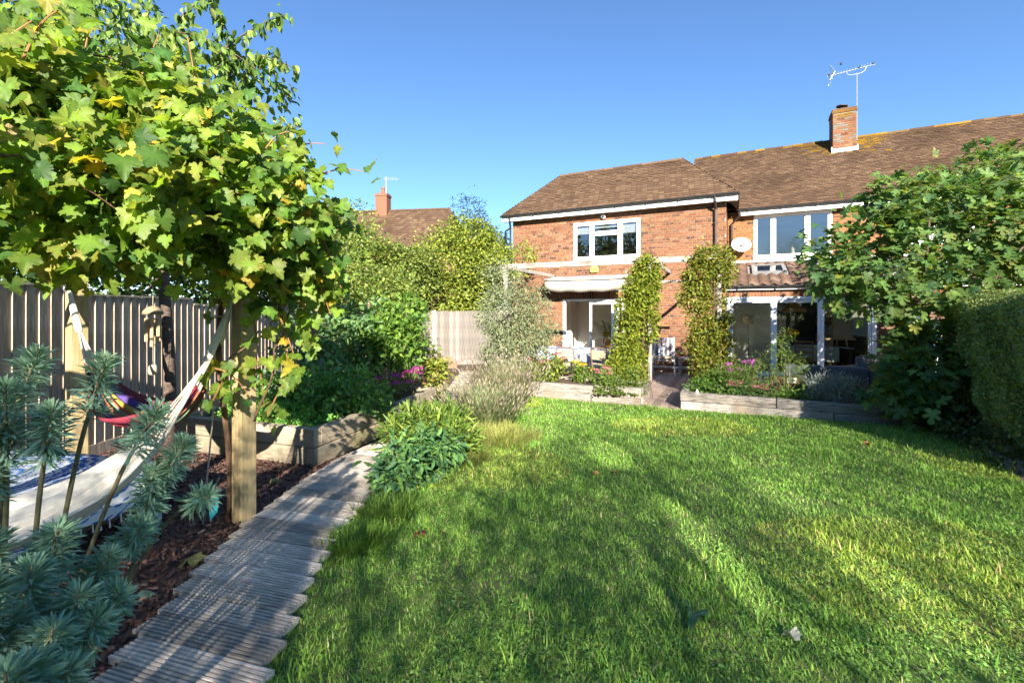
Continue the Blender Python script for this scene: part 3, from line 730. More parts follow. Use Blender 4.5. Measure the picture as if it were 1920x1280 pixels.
# alarm box and security lamp
al = thing('alarm_box', 'small yellow burglar alarm box on the brick wall above the awning', 'alarm box', HL(2.86, 0, 3.06), HRZ)
b = MB(); b.prism([(-.13, -.07), (-.10, -.1), (.10, -.1), (.13, -.07), (.13, .04), (.07, .1), (-.07, .1), (-.13, .04)], 0, .07, (.72, .55, .12)); b.build('cover', M['tinted'], al, rot=(R(90), 0, 0), loc=(0, -.012, 0), bevel=.01)
b = MB(); b.box(-.08, .08, -.088, -.083, -.05, .03, (.5, .33, .05)); b.build('label_plate', M['tinted'], al)
sl = thing('security_light', 'small round security camera fixed above the white upstairs window', 'camera', HL(3.15, 0, 4.68), HRZ)
b = MB(); b.lathe([(.06, 0), (.075, -.05), (.06, -.09), (.0, -.1)], (0, -.012, 0), 14, (.7, .7, .7), axis=(0, 1, 0)); b.build('housing', M['tinted'], sl, smooth=True)
b = MB(); b.lathe([(.035, -.09), (.03, -.12), (.0, -.125)], (0, -.012, 0), 12, axis=(0, 1, 0.15)); b.build('lens', M['black'], sl, smooth=True)

# ---- lean-to: front beam, pantiles, glazed sliding doors, room
LX0, LX1 = 6.62, 14.0; D2 = (6.62, 9.96, 0, 2.13)
b = MB(); wall_boxes(b, LX0, LX1, -.1, 2.36, [D2], 0.0, .2); lw = b.build('lean_to_wall', M['mortar'], terr)
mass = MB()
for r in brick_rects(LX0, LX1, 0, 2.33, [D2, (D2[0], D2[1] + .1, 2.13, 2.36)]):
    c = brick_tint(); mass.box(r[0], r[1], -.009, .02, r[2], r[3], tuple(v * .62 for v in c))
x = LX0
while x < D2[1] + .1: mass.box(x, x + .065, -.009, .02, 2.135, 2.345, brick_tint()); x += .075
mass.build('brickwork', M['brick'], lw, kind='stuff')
pz0, pz1, py0, py1 = 2.44, 3.30, -.16, 2.38
RL0 = (7.28, 8.92, 9.96, 11.0, 12.04)  # beyond the first, added openings hidden by the fig to brighten the room
b = MB()
def lrp(x, s_): return (x, py0 + s_ * (py1 - py0) / slope_len, pz0 + s_ * (pz1 - pz0) / slope_len)
slope_len = math.hypot(pz1 - pz0, py1 - py0); RLX = ()
def lrq(x0, x1, s0, s1): b.quad(lrp(x0, s0), lrp(x1, s0), lrp(x1, s1), lrp(x0, s1))
ROWS = [(1.23, 1.97, RL0), (.42, 1.1, RL0[1:])]  # lower row is wholly added, to let more sun indoors
for s0, s1 in ((0, .42), (1.1, 1.23), (1.97, slope_len)): lrq(LX0, LX1, s0, s1)
for s0, s1, a_ in ROWS:
    cuts_ = [LX0] + [v for a0 in a_ for v in (a0 + .08, a0 + .78)] + [LX1]
    for q in range(0, len(cuts_), 2): lrq(cuts_[q], cuts_[q + 1], s0, s1)
lr = b.build('lean_to_roof', M['tile'], terr)
sl_ = math.atan2(pz1 - pz0, py1 - py0); pv = []
for k in range(10):
    m = MB(); c = random.choice([(.26, .165, .125), (.31, .20, .15), (.21, .14, .11), (.35, .25, .19)]); vs = []; nn = 9; hh = .40
    for t, zz in ((0, .03), (hh, .012)):
        for i in range(nn):
            u = i / (nn - 1); vs.append((u * .27, t, zz + .028 * math.sin(u * 2 * math.pi) + .012))
    for i in range(nn): u = i / (nn - 1); vs.append((u * .27, 0, .028 * math.sin(u * 2 * math.pi) + .022))
    m.add(vs, [(i, i + 1, i + nn + 1, i + nn) for i in range(nn - 1)] + [(i + 2 * nn, i + 2 * nn + 1, i + 1, i) for i in range(nn - 1)], c); pv.append(m.mesh('pantile', M['tile'], True))
slope_len = math.hypot(pz1 - pz0, py1 - py0)
for j in range(7):
    for i in range(27):
        xx = LX0 + .02 + i * .262; s_ = -.03 + j * .36
        if any(a0 - .08 < xx + .13 < a0 + .94 and (.80 if a0 < 8 else .0) < s_ < 2.02 for a0 in RL0): continue
        if xx > LX1 - .3: continue
        link('pantile', random.choice(pv), lr, loc=(xx, py0 + s_ * math.cos(sl_), pz0 + s_ * math.sin(sl_)), rot=(sl_, 0, 0))
b = MB(); b.box(LX0, LX1, 2.26, 2.385, pz1 - .01, pz1 + .05); b.build('lead_flashing', M['lead'], terr)
fascia(terr, LX0, LX1, -.16, 2.42, M['upvc'], .09)
# rooflights: the first is real, the others unseen and added for daylight
M['roof_frame'] = pmat('roof_frame', (.16, .165, .17), (.22, .225, .23), 8, .5)
rl = MB()
def slp(x, s_, h_): return (x, py0 + s_ * math.cos(sl_) - h_ * math.sin(sl_), pz0 + s_ * math.sin(sl_) + h_ * math.cos(sl_))
def slbox(b, x0, x1, s0, s1, h0, h1): b.add([slp(x0, s0, h0), slp(x1, s0, h0), slp(x1, s1, h0), slp(x0, s1, h0), slp(x0, s0, h1), slp(x1, s0, h1), slp(x1, s1, h1), slp(x0, s1, h1)], [(0, 3, 2, 1), (4, 5, 6, 7), (0, 1, 5, 4), (1, 2, 6, 5), (2, 3, 7, 6), (3, 0, 4, 7)])
for s0_, s1_, a_ in ROWS:
    for a0 in a_:
        rl = MB()
        for (a, c, s0, s1) in ((0, .86, s0_ - .08, s0_), (0, .86, s1_, s1_ + .08), (0, .08, s0_, s1_), (.78, .86, s0_, s1_)): slbox(rl, a0 + a, a0 + c, s0, s1, .0, .075)
        ro = rl.build('seen_or_added_rooflight', M['roof_frame'], terr)
        g = MB(); slbox(g, a0 + .08, a0 + .78, s0_, s1_, .055, .062); g.build('pane', M['glass'], ro)
        if a0 < 7.5: g = MB(); slbox(g, a0 + .1, a0 + .76, 1.27, 1.6, .01, .02); g.build('blind', M['plaster'], ro)
# glazed doors
b = MB(); b.box(D2[0], D2[0] + .09, -.014, .12, 0, 2.05); b.box(D2[1] - .09, D2[1], -.014, .12, 0, 2.05); b.box(D2[0], D2[1], -.016, .12, 2.05, 2.13); b.box(D2[0] + .09, D2[1] - .09, 0, .12, 0, .03); b.build('door_frame', M['alu'], terr, bevel=.005)
dw = (D2[1] - D2[0] - .18) / 3
for k in range(3): door_leaf('glazed_door', terr, dw - .004, 2.01, (D2[0] + .09 + k * dw + .002, .05, .035), 0, M['alu'], st=.07)
room(terr, 6.64, 13.4, .21, 2.385, 0.012, 2.36, M['cream'], M['floor'], True)
b = MB(); b.quad((6.64, 2.39, 2.36), (13.4, 2.39, 2.36), (13.4, 2.39, 3.28), (6.64, 2.39, 3.28))
for x_ in (6.641, 13.399): b.add([(x_, .21, 2.36), (x_, 2.4, 2.36), (x_, 2.4, 3.29), (x_, .21, 2.56)], [(0, 1, 2, 3)])
b.build('room_ceiling', M['plaster'], terr)
# inner sliding screens; the unlit opening between them is painted as a dark panel
b = MB()
def panel_door(b, x0, x1, y, h): b.box(x0, x1, y, y + .04, .02, h); 
b.box(6.75, 7.98, 2.30, 2.36, .02, 2.0); b.box(6.75, 11.05, 2.29, 2.37, 2.0, 2.1); b.box(9.1, 11.05, 2.30, 2.36, .02, 2.0)
for (x0, x1) in ((6.95, 7.7), (9.25, 9.75)):
    for (p, q, r_, s_) in ((x0, x1, .2, .26), (x0, x1, 1.78, 1.84), (x0, x0 + .05, .26, 1.78), (x1 - .05, x1, .26, 1.78)): b.box(p, q, 2.275, 2.299, r_, s_)
b.build('sliding_screen', M['cream'], terr)
b = MB(); b.box(7.98, 9.1, 2.31, 2.365, .02, 2.0, (.03, .032, .035)); b.build('dark_doorway_panel', M['tinted'], terr)
b = MB(); b.box(6.66, 9.9, .9, 1.08, 2.14, 2.34, (.34, .19, .08)); b.build('roof_beam', M['tinted'], terr)
# ================================================================== fences
def wood_tint(lo=.4, hi=.6, warm=0.0):
    k = random.uniform(lo, hi); return (k * (1 + warm), k, k * (1 - warm))
def board_meshes(name, h, wd, mat, n=6):
    out = []
    for i in range(n):
        b = MB(); c = wood_tint(.36, .62, random.uniform(0, .06)); hh = h * random.uniform(.996, 1.0)
        b.add([(0, 0, 0), (wd, 0, 0), (wd, -.008, 0), (0, -.020, 0), (0, 0, hh), (wd, 0, hh), (wd, -.008, hh), (0, -.020, hh)],
              [(0, 1, 2, 3), (7, 6, 5, 4), (3, 2, 6, 7), (0, 3, 7, 4), (1, 5, 6, 2), (1, 0, 4, 5)], c)
        out.append(b.mesh(name, mat))
    return out
def fence(label, p, q, h, pitch, postevery=1.83, light=0.0, mat='fence_wood', post_mat='stone', z0=None, front_posts=False):
    p, q = Vector((p[0], p[1], 0)), Vector((q[0], q[1], 0)); L = (q - p).length; d = (q - p).normalized(); ang = math.atan2(d.y, d.x)
    f = thing('garden_fence', label, 'fence', (p.x, p.y, 0), ang)
    bm = board_meshes('board', h - .17, pitch + .018, M[mat])
    n = int(L / pitch)
    for i in range(n):
        x = i * pitch; w_ = p + d * x; zb = gz(w_.x, w_.y) if z0 is None else z0
        zb = (gz(0, (p + d * (int(x / postevery) * postevery + .9)).y) if z0 is None else z0)
        link('board', random.choice(bm), f, loc=(x, random.uniform(-.002, .002), zb + .15), rot=(0, random.uniform(-.003, .003), 0))
    x = 0
    while x < L:
        e = min(L, x + postevery); zb = gz(0, (p + d * (x + .9)).y) if z0 is None else z0
        b = MB(); b.box(x, e - .01, -.026, .012, zb + .0, zb + .15); b.build('gravel_board', M[mat], f)
        b = MB(); b.box(x, e - .01, -.032, .022, zb + h - .018, zb + h); b.build('capping', M[mat], f)
        for zr in (.4, 1.0, 1.6):
            b = MB(); b.box(x, e - .01, .003, .05, zb + zr, zb + zr + .07); b.build('rail', M[mat], f)
        b = MB(); y0, y1 = (-.07, .04) if front_posts else (.012, .11)
        b.box(x - .05, x + .05, y0, y1, zb - .05, zb + h + .02); b.build('post', M[post_mat], f, bevel=.006)
        x = e
    return f
fence('long weathered close-board fence behind the hammocks and raised beds', (-4.72, -.6), (-4.72, 14.2), 1.84, .122)
fence('sunlit pale close-board fence closing the gap beside the brick wing', (-4.65, 14.15), (-.05, 15.3), 1.76, .1, 2.2, z0=-.26, front_posts=True, mat='pale_fence')
# ================================================================== vine pergola with the hammock posts
perg = thing('vine_pergola', 'timber pergola of square posts and beams carrying the grapevine', 'pergola', (0, 0, 0))
PR, PL = Vector((-1.96, 3.33, 0)), Vector((-3.68, 3.85, 0)); back = Vector((-.309, -.951, 0))
PRF, PLF = PR + back * 2.7, PL + back * 2.7
for P_ in (PR, PL, PRF, PLF):
    b = MB(); b.box(-.058, .058, -.058, .058, -.1, 2.12); b.build('post', M['post_wood'], perg, loc=(P_.x, P_.y, gz(P_.x, P_.y)), rot=(0, 0, R(-28)), bevel=.006)
def beam(parent, p, q, z, wd=.05, ht=.14, over=.25, name='beam', mat='post_wood'):
    p, q = Vector(p), Vector(q); d = (q - p).normalized(); b = MB(); b.bar(Vector((p.x, p.y, z)) - d * over, Vector((q.x, q.y, z)) + d * over, wd, ht); return b.build(name, M[mat], parent, bevel=.004)
sd = Vector((.951, -.309, 0))
beam(perg, PR + sd * 0.0 - back * .083, PL - back * .083, 2.03); beam(perg, PRF, PLF, 2.19)
for t in (.0, .33, .66, 1.0): beam(perg, PR.lerp(PL, t), PRF.lerp(PLF, t), 2.19 + .0, .045, .1, name='rafter') if t in (.33, .66) else beam(perg, PR.lerp(PL, t), PRF.lerp(PLF, t), 2.32, .045, .1, name='rafter')
# hooks
for P_, dx in ((PR, -.0), (PL, .03)):
    b = MB(); c = Vector((P_.x + dx - .02, P_.y - .075, 1.585 if P_ is PR else 1.69)); b.tube([c + Vector((.0, .03, .01)), c + Vector((0, -.03, .01))], .007, 6)
    b.tube([c + Vector((0, -.03 + .02 * math.cos(a), -.008 + .02 * math.sin(a))) for a in np.linspace(0, 2 * math.pi, 9)], .005, 5, cap=False); b.build('hook', M['metal'], perg)
# ================================================================== raised beds
def raised_bed(label, corner, rz, wd, dp, courses=2, hc=.195, th=.1, fill=.06):
    z = gz(*corner); t = thing('raised_bed', label, 'planter', (corner[0], corner[1], z), R(rz))
    for k in range(courses):
        z0, z1 = k * hc + .004, (k + 1) * hc - .006
        long_front = (k % 2 == 0) == (courses % 2 == 1) or courses == 1
        long_front = k % 2 == 0
        j = random.uniform(-.004, .004)
        if not long_front: pcs = [(-wd, 0, j, th + j), (-wd, 0, dp - th, dp), (-th + j, j, th, dp - th), (-wd, -wd + th, th, dp - th)]
        else: pcs = [(-wd + th, -th, j, th + j), (-wd + th, -th, dp - th, dp), (-th + j, j, 0, dp), (-wd, -wd + th, 0, dp)]
        for (x0, x1, y0, y1) in pcs:
            b = MB(); c = wood_tint(.4, .58)
            if x1 - x0 > y1 - y0: b.box(x0 + .002, x1 - .002, y0, y1, z0, z1, c); o = b.build('sleeper', M['bed_wood'], t, bevel=.007)
            else:
                b.box(0, y1 - y0 - .004, -(x1 - x0), 0, z0, z1, c); o = b.build('sleeper', M['bed_wood'], t, loc=(x0, y0 + .002, 0), rot=(0, 0, R(90)), bevel=.007)
    b = MB(); b.box(-wd + th + .001, -th - .001, th + .001, dp - th - .001, 0, courses * hc - fill); b.build('soil', M['soil'], t)
    return t
raised_bed('raised timber bed of green herbs behind the hammock post', (-2.02, 4.65), -18, 2.0, 1.35)
raised_bed('raised timber bed of magenta flowers further along the path', (-1.5, 6.0), -13, 1.6, 1.3, 3, .15)
# ================================================================== grooved boardwalk
bw = thing('boardwalk', 'stepped grey boardwalk of grooved planks beside the lawn', 'boardwalk', (0, 0, 0))
def grooved(L, c):
    b = MB(); W = .142; n = 7; prof = []
    for i in range(n):
        a = i * W / n; prof += [(a + .001, .032), (a + W / n * .60, .032), (a + W / n * .66, .021), (a + W / n * .95, .021)]
    prof = [(0, 0), (0, .028)] + prof + [(W, .028), (W, 0)]
    m = len(prof); vs = [(-L / 2, y - W / 2, z) for y, z in prof] + [(L / 2, y - W / 2, z) for y, z in prof]
    fs = [(i, i + 1, m + i + 1, m + i) for i in range(m - 1)] + [tuple(range(m)), tuple(range(2 * m - 1, m - 1, -1))]
    b.add(vs, fs, c); return b.mesh('plank', M['path_wood'])
gv = [grooved(.72 + random.uniform(-.015, .015), wood_tint(.33, .64, random.uniform(-.01, .05))) for k in range(11)]
cy_, cx_ = [1.5, 1.8, 2.4, 3.0, 3.5, 4.0, 4.7, 5.3, 6.0, 6.6], [-1.27, -1.32, -1.42, -1.51, -1.54, -1.55, -1.5, -1.38, -1.16, -.98]
y = 1.42; i = 0
while y < 6.3:
    xc = float(np.interp(y, cy_, cx_)); a = float(np.interp(y, [1.5, 3, 5, 6.4], [-16.5, -15, -14, -18]))
    link('plank', gv[(i * 7) % 11], bw, loc=(xc + random.uniform(-.012, .012), y, gz(xc, y) + .012 + random.uniform(-.003, .003)), rot=(random.uniform(-.008, .008), random.uniform(-.006, .006), R(a + random.uniform(-.6, .6))))
    y += .1505 / math.cos(R(a)) * 1.0; i += 1
# flagstones beyond
fs_ = thing('flagstone_path', 'pale uneven flagstones leading on to the sunlit fence', 'paving', (0, 0, 0)); fs_['kind'] = 'structure'
for k in range(26):
    t = k // 2; yy = 6.6 + t * .52; xx = -.95 + (yy - 6.6) * -.02 + (k % 2) * .44 - .2
    n = 6; pl = [(xx + (.24 + random.uniform(-.03, .02)) * math.cos(2 * math.pi * (q + .5) / n), yy + (.29 + random.uniform(-.04, .02)) * math.sin(2 * math.pi * (q + .5) / n)) for q in range(n)]
    b = MB(); b.prism(pl, gz(0, yy) - .02, gz(0, yy) + .022 + random.uniform(0, .012)); b.build('flagstone', M['stone'], fs_, bevel=.006)
# low sleeper steps by the far fence
ts = thing('timber_step', 'stack of old brown timber sleepers lying against the pale fence', 'timber', HL(-1.6, -2.7), R(14))
for (x0, x1, y0, z0) in ((-.75, .75, 0, 0), (-.65, .9, -.16, 0), (-.7, .8, .04, .17)):
    b = MB(); b.box(x0, x1, y0, y0 + .15, z0, z0 + .165, (.42, .33, .26)); b.build('sleeper', M['sleeper'], ts, bevel=.01)
# ================================================================== deck and old sleeper planters by the house
dk = thing('deck', 'brown timber decking of grooved boards running up to the house', 'decking', HO, HRZ); dk['kind'] = 'structure'
dm = []
for k in range(8):
    b = MB(); b.box(0, .140, -5.55, -.015, -.03, .0, wood_tint(.36, .62, .02)); dm.append(b.mesh('board', M['deck']))
for i in range(64): link('board', random.choice(dm), dk, loc=(.9 + i * .146, 0, .012 + random.uniform(-.0015, .0015)))
def sleeper(parent, x0, x1, y0, y1, z0, z1):
    b = MB(); c = wood_tint(.36, .6, random.uniform(-.01, .05)); n = 8
    if x1 - x0 >= y1 - y0: b.box(0, x1 - x0, y0, y1, z0, z1, c); return b.build('sleeper', M['sleeper'], parent, loc=(x0, 0, 0), bevel=.012, rot=(0, random.uniform(-.003, .003), 0))
    b.box(0, y1 - y0, -(x1 - x0), 0, z0, z1, c); return b.build('sleeper', M['sleeper'], parent, loc=(x0, y0, 0), rot=(0, 0, R(90)), bevel=.012)
pR = thing('sleeper_planter', 'long planter of weathered grey railway sleepers below the fig tree', 'planter', HO, HRZ)
sleeper(pR, 5.94, 7.42, -5.44, -5.31, .155, .31); sleeper(pR, 7.43, 9.95, -5.44, -5.31, .155, .31)
sleeper(pR, 5.95, 8.2, -5.445, -5.31, -.06, .15); sleeper(pR, 8.21, 10.0, -5.442, -5.31, -.06, .15)
sleeper(pR, 5.94, 6.06, -5.30, -4.3, .155, .31); sleeper(pR, 5.945, 6.06, -5.30, -4.3, -.06, .15)
sleeper(pR, 6.07, 9.9, -4.42, -4.3, .16, .30)
b = MB(); b.box(6.065, 10, -5.305, -4.42, -.05, .25); b.build('soil', M['soil'], pR)
pLn = thing('sleeper_planter', 'short planter of sunlit bleached sleepers in front of the dining table', 'planter', HO, HRZ)
sleeper(pLn, 2.5, 4.35, -5.44, -5.31, .13, .30); sleeper(pLn, 2.52, 4.3, -5.442, -5.31, -.06, .125); sleeper(pLn, 4.36, 5.26, -5.44, -5.31, .13, .32); sleeper(pLn, 4.32, 5.24, -5.443, -5.31, -.06, .125)
sleeper(pLn, 5.14, 5.27, -5.305, -4.3, .13, .31); sleeper(pLn, 5.15, 5.268, -5.305, -4.3, -.06, .125); sleeper(pLn, 2.5, 5.13, -4.42, -4.3, .0, .29)
b = MB(); b.box(2.5, 5.135, -5.305, -4.425, -.05, .24); b.build('soil', M['soil'], pLn)
# ================================================================== patio pergola, awning
pp = thing('patio_pergola', 'pale weathered timber pergola over the patio carrying two creepers', 'pergola', HO, HRZ)
PYY = -3.54; BZ = 2.89
def post(x, y, z1, s=.09, mat='wood_grey', name='post'):
    b = MB(); b.box(x - s / 2, x + s / 2, y - s / 2, y + s / 2, -.02, z1, (.42, .42, .42)); return b.build(name, M[mat], pp, bevel=.006)
post(1.5, PYY, BZ - .08); post(6.53, PYY, BZ + .1, .085); post(5.12, PYY, BZ - .08, .07); post(4.3, PYY + 1.4, BZ - .08, .075)
def wbar(p, q, wd, ht, name='beam'):
    b = MB(); b.bar(p, q, wd, ht, tint=(.42, .42, .42)); b.build(name, M['wood_grey'], pp, bevel=.005)
wbar((1.35, PYY, BZ), (6.7, PYY, BZ - .02), .05, .13); wbar((1.5, PYY + .03, BZ - .005), (1.5, -.02, BZ + .0), .045, .1, 'rafter'); wbar((5.12, PYY + .03, BZ), (5.12, -.02, BZ), .04, .09, 'rafter'); wbar((6.4, PYY + .03, BZ), (6.4, -.02, BZ), .04, .09, 'rafter')
wbar((4.5, PYY + 1.2, BZ - .42), (6.5, PYY + 1.2, BZ - .42), .04, .06)
aw = thing('awning', 'cream fabric awning stretched over the patio doors', 'awning', HO, HRZ)
b = MB(); nx, ny = 14, 6; vs = []
for j in range(ny + 1):
    for i in range(nx + 1):
        u, v = i / nx, j / ny; x = 1.42 + 2.55 * u; sag = .05 * math.sin(math.pi * u) + .02 * math.sin(u * 23 + v * 4)
        if j < 4: vs.append((x, -.05 - .62 * v * 1.5, 2.86 - .10 * v * 1.5 - sag * .6))
        else: vs.append((x, -.05 - .62 + .03 * (j - 3) + .015 * math.sin(u * 9), 2.76 - sag - .125 * (j - 3)))
b.add(vs, [(j * (nx + 1) + i, j * (nx + 1) + i + 1, (j + 1) * (nx + 1) + i + 1, (j + 1) * (nx + 1) + i) for j in range(ny) for i in range(nx)], (.42, .385, .33))
o = b.build('fabric', M['tinted'], aw, smooth=True); m = o.modifiers.new('s', 'SOLIDIFY'); m.thickness = .006
b = MB(); b.tube([(1.38, -.68, 2.74), (4.0, -.68, 2.74)], .022, 8); b.tube([(1.38, -.02, 2.84), (4.0, -.02, 2.84)], .03, 8); b.build('bar', M['metal'], aw)
for x in (1.5, 3.9):
    b = MB(); b.tube([(x, -.02, 2.5), (x, -.66, 2.72)], .014, 6); b.build('arm', M['metal'], aw)
# ================================================================== neighbour's house beyond the fence
nb = thing('neighbour_house', 'distant house roof with red brick chimney behind the leafy shrubs', 'house', (-9.4, 31, .35), R(-8))
b = MB(); b.box(-7.5, 5.8, 0, 7, 0, 5.2, (.20, .11, .075)); b.build('wall', M['tinted'], nb)
tile_slope(nb, 'roof', (-8, -.4, 5.2), (6.4, -.4, 5.2), (4.3, 3.5, 8.75), (-8, 3.5, 8.75), 0, w=.30, g=.30, ln=.36)
tile_slope(nb, 'roof', (6.4, -.4, 5.2), (6.4, 7.4, 5.2), (4.3, 3.5, 8.75), (4.3, 3.5, 8.75), 0, w=.30, g=.30, ln=.36)
b = MB(); b.quad((6.4, 7.4, 5.2), (-8, 7.4, 5.2), (-8, 3.5, 8.75), (4.3, 3.5, 8.75), (.2, .12, .08)); b.build('roof', M['tile'], nb)
ridge_caps(nb, (-8, 3.5, 8.75), (4.3, 3.5, 8.75), .12, .1, step=.45); ridge_caps(nb, (6.4, -.4, 5.2), (4.3, 3.5, 8.75), .1, .1, name='hip_tile', step=.4)
b = MB(); b.box(-1.25, -.35, 2.9, 3.7, 8.2, 9.75, (.2, .085, .05)); b.box(-1.3, -.3, 2.85, 3.75, 9.75, 9.85, (.21, .1, .06)); b.box(-1.27, -.33, 2.88, 3.72, 9.85, 9.95, (.18, .08, .05)); cb = b.build('chimney', M['tinted'], nb)
b = MB(); b.lathe([(.16, 0), (.14, .4), (.17, .42), (.17, .48), (.1, .48)], (-.8, 3.3, 9.95), 14, (.23, .09, .05)); b.build('chimney_pot', M['tinted'], cb, smooth=False)
na = thing('tv_aerial', 'thin distant television aerial above the red brick chimney', 'aerial', (-9.5, 34.4, 9.9), 0)
b = MB(); b.tube([(0, 0, 0), (0, 0, 1.7)], .03, 6); b.build('mast', M['metal'], na)
b = MB(); b.tube([(-.2, 0, 1.6), (1.0, 0, 1.55)], .02, 5)
for k in range(7): b.tube([(-.1 + k * .15, 0, 1.45), (-.1 + k * .15, 0, 1.72)], .012, 4)
b.build('boom', M['metal'], na)
for x0, x1 in ((-5, -4), (-1.5, -.5), (2, 3)):
    b = MB(); b.box(x0, x1, -.05, 0, 3.2, 4.4, (.75, .75, .75)); b.build('window', M['tinted'], nb)
# ================================================================== plants
def npv(v): return np.array((v[0], v[1], v[2]), dtype=np.float64)
def blobpx(px, py, d, rx, ry, rz): return (npv(PX(px, py, d)), np.array((rx, ry, rz)))
def blob(x, y, z, rx, ry, rz): return (np.array((x, y, z)), np.array((rx, ry, rz)))
def hblob(x, y, z, rx, ry, rz): return (npv(HL(x, y, z)), np.array((rx, ry, rz)))
def stems_to(parent, base, targets, r0=.012, mat='stem', name='stem', wig=.08, n=5):
    for tq in targets:
        p0 = Vector(base) + Vector((random.uniform(-1, 1), random.uniform(-1, 1), 0)) * r0 * 3; p1 = Vector(tq); pts = []
        off = Vector((random.uniform(-wig, wig), random.uniform(-wig, wig), 0))
        for i in range(n + 1):
            t = i / n; p = p0.lerp(p1, t) + off * math.sin(t * math.pi); p.z = p0.z + (p1.z - p0.z) * (t ** .8); pts.append(p)
        b = MB(); b.tube(pts, [r0 * (1 - .75 * i / n) for i in range(n + 1)], 6); b.build(name, M[mat], parent, smooth=True)
SUNW = np.array([0.05, -0.75, 0.65])
def shrub(name, label, cat, base, blobs, nclump, nleaf, spread, tm, size, pal, mat='leaf', nstem=6, r0=.012, stem_mat='bark', weights=None, up=.5, jit=.7, droop=.4, shell=.55, group=None, var=.18, part='foliage', sunface=.0, width=1.0):
    base = Vector((base[0], base[1], gz(base[0], base[1]) if len(base) == 2 else base[2]))
    t = thing(name, label, cat, base, 0, group); bs = [(c - npv(base), s) for c, s in blobs]
    p, out, cc = clump_points(bs, nclump, nleaf, spread, shell)
    p[:, 2] = np.maximum(p[:, 2], .02)
    out = nrm(out + SUNW * sunface); Rm = leaf_frames(out, up, jit, droop)
    S = (size[0] + (size[1] - size[0]) * rng.random(nleaf)).astype(np.float32)
    if width != 1.0: S = np.stack([S * width, S, S], 1)
    foliage(part, tm, p, Rm, S, tints(nleaf, pal, var, weights), M[mat], t, kind='stuff')
    if nstem: stems_to(t, (0, 0, 0), [cc[i] for i in rng.choice(len(cc), min(nstem, len(cc)), replace=False)], r0, stem_mat)
    return t
def leaf_variants(name, tms, pal, mat, n, weights=None, var=.18):
    out = []
    for i in range(n):
        tm = tms[i % len(tms)]; tv, tf = tm[0], tm[1]; c = tints(1, pal, var, weights)
        out.append(np_mesh(name, tv, tf, np.repeat(c, len(tv), 0) if len(tm) < 3 else leaf_cols(c, tm[2]), M[mat]))
    return out
def leafy(parent, tms, pos, Rm, S, pal, mat, singles, weights=None, nvar=36, var=.18, part='foliage', singles_name='leaf'):
    """nearest leaves one by one, the rest joined"""
    Rm = Rm.copy(); d = np.linalg.norm(pos + npv(parent.location) - np.array([0, 0, CAM_H]), axis=1)
    vis = ((pos + npv(parent.location))[:, 1] > .3)
    o = np.argsort(d + (~vis) * 50); one = o[:singles]; rest = o[singles:]
    lv = leaf_variants(singles_name, tms, pal, mat, nvar, weights, var)
    for k, i in enumerate(one):
        m4 = Matrix(Rm[i].tolist()).to_4x4(); ob = link(singles_name, lv[int(rng.integers(nvar))], parent)
        ob.matrix_basis = Matrix.Translation(Vector(pos[i].tolist())) @ m4 @ Matrix.Scale(float(S[i]), 4)
    parts = []
    ch = rng.integers(0, len(tms), len(rest))
    for q in range(len(tms)):
        ii = rest[ch == q]
        if len(ii): parts.append(scatter(tms[q], pos[ii], Rm[ii], S[ii], tints(len(ii), pal, var, weights)))
    if parts:
        V, F, T = merge(parts); link(part, np_mesh(part, V, F, T, M[mat]), parent, kind='stuff')
def shoot_points(p0, p1, n, sag=.1):
    p0, p1 = npv(p0), npv(p1); t = np.linspace(.05, 1, n)[:, None]
    return p0 + (p1 - p0) * t + np.array([0, 0, 1.0]) * (sag * np.sin(t * math.pi))

# ---------------------------------------------------------------- grapevine over the pergola
vine = thing('grapevine', 'big-leaved green and yellow grapevine spreading over the timber pergola', 'grapevine', (PR.x - .1, PR.y + .02, 0))
VB = npv(vine.location)
VPAL = [(0.105, 0.205, 0.03), (0.165, 0.28, 0.036), (0.06, 0.145, 0.036), (0.235, 0.325, 0.055), (0.38, 0.34, 0.04), (0.40, 0.26, 0.035)]; VW = [4, 4, 3.2, 2.0, .7, .3]
vb = [blobpx(30, 330, 2.0, .55, .5, .26), blobpx(170, 350, 2.2, .5, .5, .28), blobpx(310, 350, 2.4, .5, .5, .30), blobpx(440, 370, 2.6, .42, .5, .28), blobpx(545, 410, 2.8, .30, .4, .28),
      blobpx(60, 200, 2.3, .55, .5, .24), blobpx(230, 215, 2.6, .55, .5, .26), blobpx(390, 260, 2.8, .42, .5, .26), blobpx(500, 470, 2.9, .34, .35, .22), blobpx(560, 510, 3.0, .17, .3, .2),
      blobpx(60, 440, 2.1, .45, .35, .10), blobpx(240, 440, 2.3, .4, .35, .10), blobpx(400, 450, 2.5, .28, .3, .12), blobpx(150, 300, 3.4, .8, .4, .2), blobpx(20, 90, 2.3, .4, .4, .2)]
vb = [(c - VB, s) for c, s in vb]
NV = 5200
p, out, vcc = clump_points(vb, 420, NV, .085, .3)
extra = []
